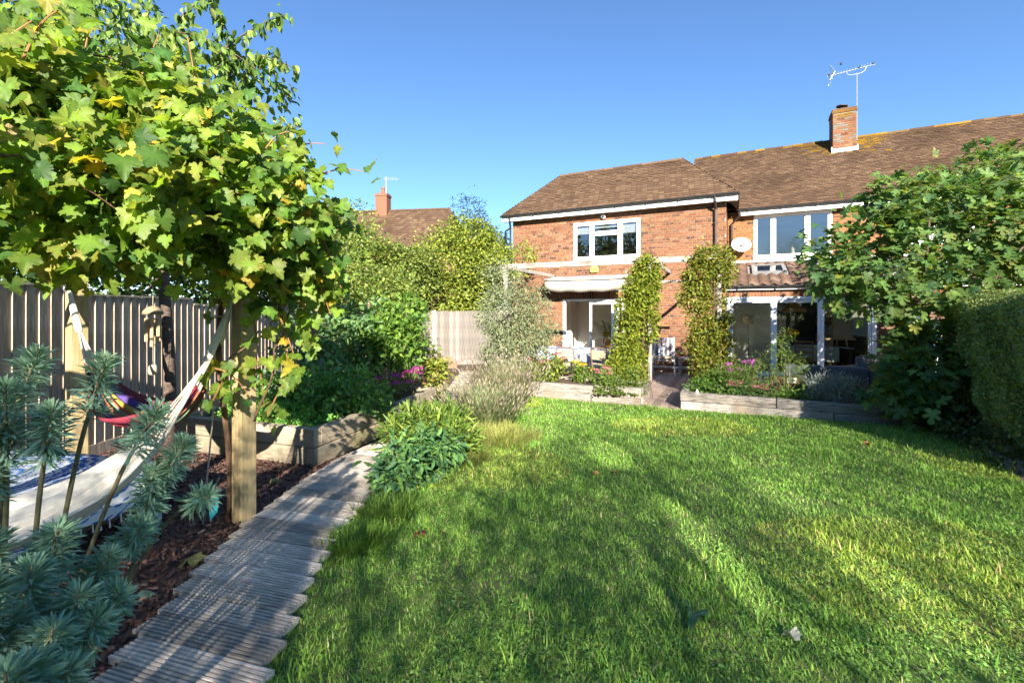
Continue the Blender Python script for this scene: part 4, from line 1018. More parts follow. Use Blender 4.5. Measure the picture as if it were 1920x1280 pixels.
for (a, b_, n, dpt, sag) in (((560, 350), (686, 322), 11, 2.7, .05), ((545, 420), (660, 390), 9, 2.75, .05), ((520, 300), (610, 270), 8, 2.8, .04), ((385, 250), (352, 70), 8, 2.5, 0), ((560, 440), (640, 430), 8, 2.9, .0),
                              ((560, 470), (602, 600), 12, 3.0, .0), ((520, 520), (545, 730), 14, 3.05, .02), ((470, 560), (500, 800), 14, 3.1, .05), ((500, 540), (560, 690), 12, 3.0, .03), ((440, 500), (400, 600), 9, 2.95, 0), ((560, 560), (590, 660), 8, 3.05, 0), ((300, 440), (330, 520), 7, 2.5, 0), ((90, 430), (70, 520), 7, 2.2, 0), ((200, 440), (215, 500), 6, 2.3, 0), ((590, 420), (640, 540), 9, 2.9, .03), ((575, 480), (620, 590), 8, 3.0, .03), ((500, 500), (480, 600), 7, 3.0, 0), ((250, 180), (300, 60), 8, 2.6, 0), ((150, 150), (170, 40), 7, 2.4, 0), ((400, 690), (470, 745), 9, 3.05, .05), ((540, 540), (600, 560), 7, 3.0, 0), ((40, 120), (110, 20), 8, 2.0, .05), ((0, 80), (60, 40), 6, 1.9, .0), ((470, 330), (560, 250), 8, 2.7, .1), ((500, 780), (540, 700), 5, 3.1, 0), ((395, 760), (430, 690), 5, 3.05, 0)):
    q = shoot_points(PX(a[0], a[1], dpt), PX(b_[0], b_[1], dpt + .05), n, sag) - VB
    bb = MB(); bb.tube([Vector(x) for x in q], [.006 - .004 * i / len(q) for i in range(len(q))], 5); bb.build('shoot', pmat('shoot', (.22, .10, .04), (.30, .16, .06), 10) if 'shoot' not in MATS else MATS['shoot'], vine)
    extra.append(q + rng.normal(size=q.shape) * .045)
ex = np.concatenate(extra); ne = len(ex)
p = np.concatenate([p, ex]); out = np.concatenate([out, nrm(rng.normal(size=(ne, 3)) + SUNW)])
N = len(p); nor = nrm(SUNW * 1.0 + out * .35 + rng.normal(size=(N, 3)) * .48); tip = nrm(out * .5 + np.array([0, -.25, -.8]) + rng.normal(size=(N, 3)) * .6)
S = (.036 + .066 * rng.random(N)); S[-ne:] *= 1.1
leafy(vine, L_VINE, p, frames(tip, nor), S, VPAL, 'vine_leaf', 300, VW, 48)
# woody stems along beams and up the post
def woody(parent, pts, r0, r1, name='vine_stem', mat='vine_bark', n=7):
    b = MB(); m = len(pts); b.tube(pts, [r0 + (r1 - r0) * i / (m - 1) for i in range(m)], n); return b.build(name, M[mat], parent, smooth=True)
V_ = lambda *a: Vector(a) - Vector(VB.tolist())
pts = []
for i in range(14):
    t = i / 13; pts.append(V_(PR.x - .13 + .03 * math.sin(t * 7), PR.y - .02 + .03 * math.cos(t * 6), gz(*PR.xy) + t * 2.05))
woody(vine, pts, .022, .017)
pts = [V_(PR.x - .13, PR.y, 1.98)] + [V_(PR.x - .2 - .17 * i + .05 * math.sin(i * 1.7), PR.y - .1 - .13 * i, 2.15 + .05 * math.sin(i * 2.1)) for i in range(1, 12)]
woody(vine, pts, .02, .008)
for k in range(16):
    a = vcc[rng.integers(len(vcc))]; near = vcc[(np.linalg.norm(vcc - a, axis=1) < .7)]; c = near[rng.integers(len(near))]; woody(vine, [Vector(x) for x in shoot_points(a, c, 7, .06) + rng.normal(size=(7, 3)) * .012], .007, .003, 'shoot')
b = MB(); b.tube([V_(PR.x - .22, PR.y - .12, .0), V_(PR.x - .15, PR.y - .1, .9)], .006, 5); b.build('support_cane', M['wood_grey'], vine)
woody(vine, [Vector(x) for x in (shoot_points(PX(480, 800, 3.1), PX(560, 520, 3.1), 9, 0) - VB + rng.normal(size=(9, 3)) * .02)], .008, .004, 'shoot')
woody(vine, [Vector(x) for x in (shoot_points(PX(415, 740, 3.1), PX(520, 600, 3.15), 9, .1) - VB + rng.normal(size=(9, 3)) * .02)], .007, .004, 'shoot')

# ---------------------------------------------------------------- cherry tree by the fence
ct = thing('cherry_tree', 'slim cherry tree by the fence, its drooping leaves high above the vine', 'tree', (-3.62, 4.82, gz(0, 4.82)))
CB = npv(ct.location)
b = MB(); b.tube([(0, 0, -.05), (.0, 0, .6), (-.03, .02, 1.2), (-.06, 0, 1.75), (-.06, -.02, 2.3), (-.1, -.05, 2.9)], [.07, .06, .055, .052, .048, .04], 12); b.build('trunk', M['bark'], ct, smooth=True)
cb_ = [blobpx(40, 40, 4.6, 1.2, .7, .55), blobpx(180, 70, 4.6, .9, .7, .5), blobpx(330, 130, 4.5, .8, .6, .40), blobpx(60, 160, 4.6, 1.0, .7, .45), blobpx(440, 190, 4.6, .5, .5, .40), blobpx(480, 290, 4.8, .45, .5, .5), blobpx(220, 220, 4.8, 1.0, .6, .5), blobpx(530, 360, 4.8, .3, .4, .4)]
cb_ = [(c - CB, s) for c, s in cb_]
p, out, ccc = clump_points(cb_, 300, 6000, .09, .3); CPAL = [(0.10, 0.19, 0.035), (0.15, 0.25, 0.04), (0.065, 0.135, 0.038), (0.25, 0.31, 0.07)]
sh = []
for (a, b_, n, dpt, sag) in (((400, 130), (552, 128), 26, 4.3, .12), ((400, 110), (535, 28), 26, 4.3, .05), ((440, 170), (520, 95), 18, 4.4, .05), ((420, 60), (385, -10), 14, 4.0, 0), ((300, 60), (480, 130), 26, 4.2, .1), ((330, 40), (400, -20), 14, 4.2, .0), ((270, 90), (285, -20), 12, 4.1, 0), ((480, 260), (558, 240), 16, 4.6, .06), ((500, 330), (556, 300), 14, 4.6, .05)):
    q = shoot_points(PX(*a, dpt), PX(*b_, dpt - .1), n, sag) - CB; woody(ct, [Vector(x) for x in q], .009, .003, 'twig', 'bark', 5); sh.append(np.repeat(q, 3, 0) + rng.normal(size=(3 * n, 3)) * .025)
sh = np.concatenate(sh); n2 = len(sh); N = 6000 + n2
p = np.concatenate([p, sh]); out = np.concatenate([out, rand_unit(n2)])
tip = nrm(out * .35 + np.array([.1, 0, -1.0]) + rng.normal(size=(N, 3)) * .35); nor = nrm(SUNW + rng.normal(size=(N, 3)) * .7)
S = .065 + .04 * rng.random(N)
V, F, T = scatter(L_OV, p, frames(tip, nor), S, tints(N, CPAL, .2)); link('foliage', np_mesh('foliage', V, F, T, M['leaf']), ct, kind='stuff')
for i in rng.choice(len(ccc), 22, replace=False):
    c = Vector(ccc[i]); woody(ct, [Vector((-.08, -.03, 2.4)), Vector((-.08, -.03, 2.6)).lerp(c, .4) + Vector((0, 0, .15)), c], .028, .006, 'limb', 'bark')

# ---------------------------------------------------------------- shrubs and trees beyond the fences
G1 = [(0.16, 0.22, 0.03), (0.22, 0.28, 0.035), (0.28, 0.31, 0.045), (0.10, 0.15, 0.03)]
shrub('laurel_shrub', 'tall bushy yellow-green evergreen behind the pale sunlit fence', 'shrub', (-1.9, 17.2), [blobpx(850, 510, 17, 1.7, 1.3, 1.6), blobpx(800, 560, 16.5, 1.4, 1.0, 1.2), blobpx(900, 520, 16.8, 1.0, .9, 1.6), blobpx(870, 450, 17.2, .9, .9, .8), blobpx(925, 480, 16.6, .5, .6, .9), blobpx(945, 560, 16.6, .6, .6, .9), blobpx(740, 570, 16.6, 1.2, .8, 1.1)], 850, 30000, .15, L_DIA, (.08, .14), G1, 'gloss_leaf', 8, .05, jit=.6, sunface=.5)
shrub('conifer', 'dark spiky conifer top beside the wing roof edge', 'tree', (-1.6, 20), [blobpx(880, 430, 20, .7, .7, 1.5), blobpx(890, 480, 20, 1.1, 1.0, 1.6), blobpx(920, 500, 20, .9, .9, 1.7)], 260, 6000, .16, L_NAR, (.16, .3), [(0.04, 0.08, 0.03), (0.06, 0.10, 0.035), (.035, .06, .03)], 'matte_leaf', 6, .05, up=1.2)
shrub('garden_tree', 'loose airy green tree beyond the fence below the neighbour roof', 'tree', (-4.9, 15.6), [blobpx(700, 510, 15, 1.4, 1.0, 1.0), blobpx(770, 515, 15.5, .9, 1.0, .8), blobpx(645, 460, 15.5, .7, .8, .7), blobpx(690, 560, 15, 1.6, 1.0, .9)], 700, 22000, .18, L_DIA, (.09, .16), [(0.16, 0.225, 0.04), (0.22, 0.28, 0.055), (0.10, 0.15, 0.04)], 'leaf', 9, .05, sunface=.4)
shrub('rose_shrub', 'tall climbing rose with pale pink blooms against the long fence', 'shrub', (-3.9, 10.6), [blobpx(640, 520, 10.4, .8, .6, .9), blobpx(700, 590, 10.6, .9, .6, .8), blobpx(620, 450, 10.5, .6, .5, .7), blobpx(740, 560, 11, .6, .6, .8), blobpx(760, 610, 10.5, .5, .5, .7), blobpx(670, 420, 10.5, .5, .4, .5)], 460, 11000, .12, L_DIA, (.055, .10), [(0.15, 0.24, 0.05), (0.24, 0.33, 0.06), (0.09, 0.16, 0.045), (.34, .38, .09)], 'leaf', 9, .03, sunface=.3)
shrub('ivy_hedge', 'dark leafy hedge rising over the near end of the long fence', 'hedge', (-6.0, 6.0, 0), [blob(-5.8, 4.6, 2.0, .7, 1.0, .9), blob(-5.8, 6.4, 2.1, .7, 1.2, .9), blob(-5.9, 8.2, 2.2, .7, 1.2, 1.0), blob(-6.6, 6.5, 2.8, .7, 2.2, .9), blob(-6.6, 10.5, 2.8, .7, 2.2, 1.0), blob(-5.8, 10.2, 2.0, .7, 1.2, .9), blob(-5.8, 12.4, 2.1, .7, 1.2, 1.0), blob(-5.8, 2.8, 1.7, .7, 1.0, .6)], 700, 17000, .14, L_WIDE, (.08, .13), [(0.07, 0.14, 0.03), (0.11, 0.19, 0.04), (0.04, 0.085, 0.025)], 'leaf', 8, .03)
# ---------------------------------------------------------------- plants in the raised beds
BG = [(0.13, 0.30, 0.07), (0.19, 0.37, 0.08), (0.095, 0.235, 0.10), (0.24, 0.42, 0.10)]
def bedpt(corner, rz, x, y, z): c, s = math.cos(R(rz)), math.sin(R(rz)); return (corner[0] + x * c - y * s, corner[1] + x * s + y * c, gz(*corner) + z)
B1 = lambda x, y, z: bedpt((-2.02, 4.65), -18, x, y, z)
B2 = lambda x, y, z: bedpt((-1.5, 6.0), -13, x, y, z)
shrub('herb_clump', 'low bright green feathery herbs along the front of the near raised bed', 'herbs', B1(-.6, .3, .33), [blob(*B1(-.3, .28, .40), .22, .16, .09), blob(*B1(-.7, .3, .42), .3, .18, .11), blob(*B1(-1.2, .35, .42), .35, .2, .12)], 220, 5200, .035, L_WIDE, (.018, .034), [(0.16, 0.38, 0.07), (0.23, 0.46, 0.08), (0.12, 0.30, 0.06)], 'matte_leaf', 10, .004, 'stem', droop=.1)
shrub('strawberry_bush', 'dense mid-green leafy bush filling the middle of the near raised bed', 'plant', B1(-.8, .8, .33), [blob(*B1(-.35, .75, .58), .35, .3, .24), blob(*B1(-.8, .8, .62), .4, .35, .28), blob(*B1(-1.3, .8, .55), .35, .3, .24), blob(*B1(-.2, 1.0, .6), .3, .3, .26)], 260, 4200, .06, L_OV, (.05, .085), BG, 'leaf', 10, .006, 'stem', sunface=.2)
shrub('berry_cane', 'loose bluish-green tall plant with big leaves behind the near raised bed', 'plant', (-2.75, 6.9), [blobpx(560, 640, 6.6, .35, .3, .35), blobpx(640, 640, 7.0, .45, .4, .4), blobpx(600, 700, 6.4, .45, .4, .3), blobpx(680, 600, 7.4, .4, .4, .3)], 200, 1500, .08, L_OV, (.08, .15), [(0.10, 0.21, 0.085), (0.14, 0.26, 0.11), (0.18, 0.3, 0.09)], 'leaf', 10, .01, 'stem')
shrub('squash_plant', 'large pale green rounded leaves spilling over the raised bed corner', 'plant', B1(-.08, 1.1, .35), [blob(*B1(.02, 1.05, .36), .08, .22, .1), blob(*B1(.04, 1.2, .24), .06, .12, .1)], 14, 20, .03, L_VINE[1], (.13, .2), [(0.13, 0.25, 0.07), (0.17, 0.3, 0.09)], 'leaf', 4, .006, 'stem', up=.6, jit=.35, part='leaves')
shrub('bean_plant', 'bright green climbing leaves standing between the two raised beds', 'plant', B2(-.5, .6, .4), [blobpx(740, 640, 7.0, .42, .35, .36), blobpx(755, 590, 7.3, .3, .3, .3), blobpx(700, 660, 6.9, .35, .3, .3), blobpx(770, 660, 7.4, .35, .3, .35)], 200, 2200, .07, L_OV, (.07, .12), [(0.09, 0.19, 0.03), (0.14, 0.26, 0.035), (0.19, 0.3, 0.05), (.06, .13, .03)], 'leaf', 8, .008, 'stem', sunface=.4)
def flowers(name, label, cat, base, heads, rad, pal, leafpal, nleaf=700, leaf=(.03, .06), flat=.45, dens=130, fsz=.012, hgt=.0, spread=.05, stem_r=.004, tm=L_OV):
    base = Vector(base); t = thing(name, label, cat, base)
    H = [Vector(h) - base for h in heads]
    for h in H:
        n = dens; u = rand_unit(n); u[:, 2] = np.abs(u[:, 2]) * flat; r = rad * random.uniform(.75, 1.2)
        pos = np.array(h) + u * r; V, F, T = scatter(L_WIDE, pos, frames(rand_unit(n), u + np.array([0, 0, .6])), fsz * (1 + rng.random(n)), tints(n, pal, .18))
        link('flower_head', np_mesh('flower_head', V, F, T, M['matte_leaf']), t)
    b = MB()
    for h in H: b.tube([(h.x * .3, h.y * .3, 0), (h.x * .7, h.y * .7, h.z * .55), (h.x, h.y, h.z)], stem_r, 5)
    b.build('stems', M['stem'], t, kind='stuff')
    c = [npv(h) for h in H]; k = rng.integers(0, len(c), nleaf); tt = rng.random((nleaf, 1)) ** .8 * .95
    ctr = np.array(c)[k]; pos = ctr * np.concatenate([.3 + .7 * tt, .3 + .7 * tt, tt], 1) + rng.normal(size=(nleaf, 3)) * np.array([spread, spread, spread * .6]); pos[:, 2] = np.maximum(pos[:, 2], .01)
    o = nrm(rng.normal(size=(nleaf, 3)) * np.array([1, 1, .4])); foliage('foliage', tm, pos, leaf_frames(o, .6, .5, .0), leaf[0] + (leaf[1] - leaf[0]) * rng.random(nleaf), tints(nleaf, leafpal, .18), M['leaf'], t, kind='stuff')
    return t
MAG = [(0.42, 0.05, 0.30), (0.55, 0.09, 0.38), (0.32, 0.04, 0.22)]; PINK = [(0.55, 0.09, 0.20), (0.42, 0.06, 0.15), (0.62, 0.16, 0.25)]
SED = [(0.13, 0.22, 0.07), (0.17, 0.26, 0.09), (0.09, 0.17, 0.06)]
hd = [B2(-.1 - random.random() * .9, .12 + random.random() * 1.0, .62 + random.random() * .16) for k in range(24)]
flowers('sedum_plant', 'spreading plant with magenta flower heads in the far raised bed', 'flowers', B2(-.5, .55, .4), hd, .075, MAG, [(0.12, 0.18, 0.06), (0.16, 0.22, 0.07), (0.2, 0.2, .1)], 1500, (.03, .055), spread=.07)
shrub('bed_edging_plant', 'small yellow-green bush with pink tips at the far bed corner', 'plant', (-1.05, 7.55), [blobpx(818, 705, 7.6, .16, .16, .26), blobpx(815, 680, 7.6, .12, .12, .15)], 60, 700, .05, L_OV, (.05, .09), [(0.22, 0.27, 0.03), (0.28, 0.3, 0.05), (0.14, 0.2, 0.03), (.4, .15, .12)], 'leaf', 6, .006, 'stem', weights=[4, 3, 3, .4])
rose = thing('yellow_bloom', 'single tall yellow daisy flower rising above the rose and fence', 'flower', (PX(662, 590, 8.0).x, 8.0, gz(0, 8)))
zz = PX(662, 589, 8.0).z - gz(0, 8); b = MB(); b.tube([(.1, 0, 0), (.06, 0, zz * .6), (0, 0, zz)], .007, 5); b.build('stalk', M['stem'], rose)
b = MB(); b.lathe([(0, -.015), (.035, 0), (.03, .02), (0, .03)], (0, -.01, zz), 10, (.35, .17, .03), axis=(0, -1, .3)); b.build('disc', M['tinted'], rose)
for k in range(11):
    a = 2 * math.pi * k / 11; b = MB(); c_, s_ = math.cos(a), math.sin(a)
    b.add([(.02 * c_, -.015, zz + .02 * s_), (.06 * c_ - .022 * s_, -.02, zz + .06 * s_ + .022 * c_), (.1 * c_, -.01, zz + .1 * s_), (.06 * c_ + .022 * s_, -.02, zz + .06 * s_ - .022 * c_)], [(0, 1, 2, 3)], (.75, .42, .02)); b.build('petal', M['tinted'], rose)
for k, (px, py, d) in enumerate(((612, 566, 9.9), (690, 569, 10.0), (604, 588, 9.9))):
    o = PX(px, py, d); t = thing('rose_bloom', ['peach pink rose bloom just above the grey fence top', 'pale salmon rose bloom at right among the climbing rose leaves', 'small dusky pink rose bloom lowest of the three blooms'][k], 'flower', o, 0, 'rose blooms')
    n = 60; u = rand_unit(n); V, F, T = scatter(L_WIDE, u * .045, frames(rand_unit(n), u), .04 + .02 * rng.random(n), tints(n, [(.6, .3, .22), (.68, .4, .32)])); link('petals', np_mesh('petals', V, F, T, M['matte_leaf']), t)
# trellis behind the near bed
tr = thing('trellis', 'weathered criss-cross timber trellis leaning behind the near raised bed', 'trellis', (PX(555, 690, 6.3).x, 6.3, gz(0, 6.3)), R(-10))
for (a, c) in (((-.25, .3), (.2, .95)), ((-.05, .22), (.38, .9)), ((-.3, .72), (.1, .25)), ((-.12, .95), (.32, .32))):
    b = MB(); b.bar((a[0], 0, a[1]), (c[0], .02, c[1]), .018, .045, up=(0, 1, 0), tint=(.5, .5, .5)); b.build('lath', M['wood_grey'], tr)
for x in (-.3, .36):
    b = MB(); b.box(x - .02, x + .02, .02, .06, 0, 1.0, (.5, .5, .5)); b.build('stake', M['wood_grey'], tr)

# ---------------------------------------------------------------- beside the boardwalk
shrub('broadleaf_shrub', 'dark glossy broad-leaved shrub overhanging the boardwalk and lawn edge', 'shrub', (-.98, 4.15), [blobpx(748, 872, 4.0, .18, .18, .19), blobpx(795, 848, 4.35, .2, .22, .17), blobpx(742, 912, 3.9, .14, .15, .16), blobpx(835, 838, 4.6, .15, .2, .13), blobpx(785, 890, 4.3, .18, .18, .15)], 260, 2300, .05, L_OV, (.06, .115), [(0.06, 0.155, 0.055), (0.095, 0.215, 0.07), (0.05, 0.12, 0.065), (0.14, 0.27, 0.06)], 'gloss_leaf', 16, .005, 'stem', up=.4, jit=.55, droop=.5, shell=.3, width=.72)
shrub('feathery_shrub', 'yellow-green long-leaved perennial behind the dark glossy shrub', 'plant', (-.75, 5.2), [blobpx(785, 795, 5.2, .2, .2, .12), blobpx(835, 795, 5.1, .2, .22, .13), blobpx(745, 812, 5.1, .12, .15, .1), blobpx(860, 825, 4.9, .15, .2, .12)], 200, 2600, .06, L_NAR, (.09, .17), [(0.13, 0.23, 0.04), (0.19, 0.29, 0.05), (0.25, 0.32, 0.06), (0.08, 0.16, 0.03)], 'leaf', 12, .005, 'stem', up=.9, droop=-.3, width=1.1)
def tuft(name, label, cat, base, n, rad, hgt, pal, mat='grass', wd=.006, lean=.6, group=None, tipcol=None, part='blades'):
    t = thing(name, label, cat, (base[0], base[1], gz(*base)), 0, group); a = rng.random(n) * 2 * math.pi; r = rad * np.sqrt(rng.random(n))
    pos = np.stack([r * np.cos(a), r * np.sin(a), np.zeros(n)], 1); ll = lean * (r / rad * .45 + .7 * rng.random(n)); a2 = a + rng.normal(size=n) * .9; pos[:, :2] *= (.75 + .5 * np.sin(a * 3 + base[0] * 9) ** 2)[:, None]
    tip = np.stack([np.cos(a2) * ll, np.sin(a2) * ll, np.ones(n)], 1); nor = np.stack([np.cos(a2), np.sin(a2), np.zeros(n)], 1)
    L = hgt * (.5 + .6 * rng.random(n)); S = np.stack([wd * (1 + rng.random(n)), L, L * (.3 + .5 * rng.random(n))], 1)
    foliage(part, L_BLADE, pos, frames(nrm(tip), nor), S, tints(n, pal, .2), M[mat], t, kind='stuff')
    if tipcol:
        m = n // 3; Rr = frames(nrm(tip[:m]), nor[:m]); tp = pos[:m] + np.einsum('nij,nj->ni', Rr, np.stack([np.zeros(m), S[:m, 1], S[:m, 2] * .45], 1))
        foliage('seed_heads', L_NAR, tp - nrm(tip[:m]) * .02, frames(nrm(tip[:m]), rand_unit(m)), np.stack([np.full(m, .11), np.full(m, .08), np.full(m, .08)], 1), tints(m, tipcol, .2), M['matte_leaf'], t, kind='stuff')
    return t
LAV = [(0.15, 0.22, 0.09), (0.19, 0.26, 0.11), (0.11, 0.16, 0.07), (.24, .24, .12)]
tuft('lavender_clump', 'big grey-green lavender clump with straw seed heads beside the path', 'lavender', (-.42, 6.7), 2800, .33, .66, LAV, wd=.007, lean=.75, tipcol=[(.27, .24, .16), (.21, .18, .15)])
tuft('lavender_clump', 'taller pale dry lavender clump behind, below the olive tree', 'lavender', (-.2, 8.3), 2000, .36, .95, [(.22, .23, .12), (.18, .21, .10), (.27, .25, .15)], wd=.007, lean=.6, tipcol=[(.30, .26, .19), (.26, .2, .19)])
tuft('long_grass', 'yellow-green long grass on the lawn edge below the lavender', 'grass', (-.22, 5.75), 2400, .46, .24, [(.20, .26, .05), (.27, .30, .08), (.34, .32, .12)], wd=.005, lean=1.1)
tuft('long_grass', 'long straw-tinged grass fringe right of the dark glossy shrub', 'grass', (-.52, 4.85), 1200, .22, .25, [(.20, .26, .05), (.13, .22, .04), (.30, .29, .1)], wd=.005, lean=1.1)
tuft('long_grass', 'green grass tuft in the corner between boardwalk and dark shrub', 'grass', (-.92, 3.45), 800, .22, .16, [(.10, .2, .03), (.14, .24, .04)], wd=.004, lean=1.0)
tuft('long_grass', 'bright grass tuft beside the stepped middle planks of the boardwalk', 'grass', (-1.0, 2.95), 900, .2, .13, [(.12, .24, .03), (.16, .28, .04)], wd=.004, lean=1.0)
# olive tree
OB = (0.18, 10.0)
ol = shrub('olive_tree', 'slender grey-green olive tree standing in front of the brick wing', 'tree', OB, [blobpx(950, 590, 10, .6, .5, .6), blobpx(940, 530, 10, .38, .35, .5), blobpx(975, 630, 10, .65, .5, .4), blobpx(1000, 570, 9.9, .35, .3, .4), blobpx(955, 660, 10, .6, .45, .3), blobpx(1015, 625, 9.9, .35, .3, .35), blobpx(920, 600, 10, .25, .25, .4)], 380, 11500, .085, L_NAR, (.06, .10), [(0.17, 0.21, 0.11), (0.23, 0.27, 0.16), (0.10, 0.14, 0.06), (0.29, 0.31, 0.18)], 'matte_leaf', 14, .012, 'bark', up=.3, width=1.5, part='crown')
woody(ol, [Vector((0, 0, 0)), Vector((.02, 0, .5)), Vector((-.02, .03, 1.1)), Vector((-.05, 0, 1.9))], .04, .02, 'trunk', 'bark')
# ---------------------------------------------------------------- planter flowers
PF = lambda x, y, z: HL(x, y, z)
hd = [PF(2.62 + random.random() * .95, -5.0 + random.random() * .5, .62 + random.random() * .24) for k in range(13)]
flowers('sedum_plant', 'deep pink flower heads over yellow-green leaves in the sunlit planter', 'flowers', PF(3.05, -4.85, .24), hd, .06, PINK, [(0.17, 0.24, 0.03), (0.23, 0.28, 0.04), (0.12, 0.19, 0.04)], 1600, (.05, .09), spread=.1)
hd = [PF(4.25 + random.random() * .5, -5.1 + random.random() * .4, .45 + random.random() * .14) for k in range(8)]
flowers('sedum_plant', 'low pink flower cluster beside the creeper in the short planter', 'flowers', PF(4.5, -4.9, .24), hd, .06, [(.6, .18, .25), (.5, .12, .2)], SED, 800, (.04, .07), spread=.08)
hd = [PF(3.7 + random.random() * .45, -4.9 + random.random() * .3, .5 + random.random() * .2) for k in range(9)]
flowers('rudbeckia_plant', 'yellow daisies in front of the dining table cloth', 'flowers', PF(3.9, -4.8, .24), hd, .04, [(.72, .42, .02), (.8, .5, .03)], [(0.10, 0.18, 0.03), (0.16, 0.23, 0.04)], 500, (.05, .08), fsz=.02, dens=26, flat=.3)
hd = [PF(6.5 + random.random() * .6, -5.0 + random.random() * .4, .52 + random.random() * .42) for k in range(7)]
flowers('cosmos_plant', 'feathery green plant with a few violet-pink cosmos flowers', 'flowers', PF(6.9, -4.9, .25), hd, .045, [(.50, .10, .5), (.6, .16, .55)], [(0.13, 0.22, 0.05), (0.18, 0.27, 0.07)], 1800, (.05, .09), fsz=.028, dens=16, flat=.3, spread=.13, tm=L_NAR)
hd = [PF(6.75 + random.random() * .55, -5.2 + random.random() * .25, .40 + random.random() * .1) for k in range(9)]
flowers('sedum_plant', 'dusky rose flat flower heads behind the long grey sleepers', 'flowers', PF(7.0, -5.1, .25), hd, .065, [(.42, .13, .16), (.5, .2, .2)], SED, 900, (.035, .06), spread=.09)
tall = shrub('tall_cosmos', 'tall wispy green flower stalks in front of the glazed doors', 'plant', PF(7.62, -4.8, .25), [hblob(7.5, -4.8, .95, .12, .1, .3), hblob(7.72, -4.8, .8, .16, .12, .35), hblob(7.62, -4.8, 1.25, .06, .05, .22), hblob(7.3, -4.75, .7, .2, .15, .28)], 120, 1300, .05, L_NAR, (.05, .09), [(0.13, 0.22, 0.04), (0.19, 0.28, 0.06)], 'leaf', 12, .006, 'stem')
shrub('planter_greens', 'low fresh green foliage along the left half of the long planter', 'plant', PF(6.6, -4.9, .25), [hblob(6.3, -5.0, .34, .28, .2, .12), hblob(6.9, -5.15, .33, .35, .12, .1), hblob(7.4, -5.05, .32, .3, .15, .1), hblob(6.6, -4.7, .45, .4, .2, .2), hblob(7.9, -5.0, .3, .3, .15, .08)], 240, 2600, .05, L_OV, (.04, .075), [(0.08, 0.18, 0.03), (0.12, 0.24, 0.04), (0.15, 0.24, 0.05)], 'leaf', 8, .004, 'stem')
tuft_s = shrub('artemisia_bush', 'silvery blue-grey wispy bush in the long sleeper planter', 'plant', PF(8.25, -4.95, .25), [hblob(8.25, -4.95, .45, .30, .22, .2), hblob(8.1, -5.0, .55, .16, .12, .16), hblob(8.45, -4.95, .5, .16, .14, .16)], 160, 2600, .05, L_NAR, (.05, .1), [(0.28, 0.33, 0.32), (0.36, 0.40, 0.38), (0.20, 0.25, 0.25)], 'matte_leaf', 14, .004, 'stem', up=.9, droop=-.4)
shrub('planter_fern', 'dark green low leaves at the fig end of the long planter', 'plant', PF(9.0, -4.9, .25), [hblob(8.9, -5.0, .36, .4, .2, .12), hblob(9.5, -4.95, .4, .4, .2, .16)], 120, 1200, .06, L_OV, (.05, .09), [(0.045, 0.11, 0.03), (0.07, 0.15, 0.04)], 'leaf', 6, .004, 'stem')
shrub('planter_shrub', 'small-leaved green bush spilling over the short planter sleepers', 'shrub', PF(4.75, -5.2, .2), [hblob(4.75, -5.35, .22, .34, .2, .22), hblob(4.5, -5.2, .35, .25, .2, .16), hblob(5.0, -5.3, .1, .25, .18, .16), hblob(5.05, -5.1, .4, .2, .2, .2)], 220, 3600, .05, L_DIA, (.04, .065), [(0.09, 0.16, 0.025), (0.14, 0.22, 0.035), (0.2, 0.24, 0.05), (.06, .11, .02)], 'leaf', 10, .005, 'bark')
# ---------------------------------------------------------------- creepers on the patio pergola
CR = [(0.19, 0.25, 0.025), (0.25, 0.30, 0.03), (0.13, 0.185, 0.025), (0.31, 0.30, 0.04), (.09, .13, .02)]
CR2 = [(0.19, 0.24, 0.028), (0.26, 0.27, 0.04), (0.13, 0.18, 0.028), (0.32, 0.22, 0.05), (.30, .11, .05), (.09, .13, .03)]
c1 = shrub('creeper', 'dense lime-green creeper column beside the patio doors', 'creeper', tuple(PF(5.0, PYY, 0)), [hblob(5.05, PYY, 2.68, .26, .24, .28), hblob(4.88, PYY, 2.25, .36, .26, .36), hblob(4.72, PYY, 1.75, .34, .26, .4), hblob(4.68, PYY, 1.2, .32, .26, .4), hblob(4.66, PYY - .1, .7, .36, .28, .35), hblob(4.6, PYY - .3, .35, .42, .3, .25), hblob(5.15, PYY, 2.3, .16, .2, .4), hblob(5.15, PYY, 1.5, .08, .1, .4)], 620, 15000, .065, L_OV, (.05, .085), CR, 'leaf', 6, .012, 'vine_bark', [4, 3, 3, 1, 1.4], sunface=.35)
woody(c1, [Vector((-.02, -.06, 0)), Vector((-.07, -.06, .8)), Vector((-.03, -.05, 1.6)), Vector((0, -.04, 2.5))], .025, .012)
c2 = shrub('creeper', 'yellow and russet tinged creeper hanging on the taller pergola post', 'creeper', tuple(PF(6.45, PYY, 0)), [hblob(6.4, PYY, 2.85, .38, .24, .22), hblob(6.15, PYY, 2.5, .34, .26, .36), hblob(6.1, PYY, 2.05, .32, .24, .34), hblob(6.2, PYY, 1.55, .22, .2, .35), hblob(6.62, PYY, 2.6, .12, .2, .35), hblob(6.15, PYY - .1, .95, .22, .22, .4), hblob(6.5, PYY - .05, 1.1, .22, .2, .4), hblob(6.4, PYY - .2, .55, .42, .3, .4), hblob(6.6, PYY, 1.7, .1, .12, .4)], 600, 12500, .07, L_OV, (.05, .085), CR2, 'leaf', 6, .012, 'vine_bark', [4, 2.4, 3.4, .9, .35, 1.4], sunface=.35)
woody(c2, [Vector((-.05, -.06, 0)), Vector((-.08, -.06, .8)), Vector((-.06, -.05, 1.6)), Vector((-.03, -.04, 2.8))], .025, .012)
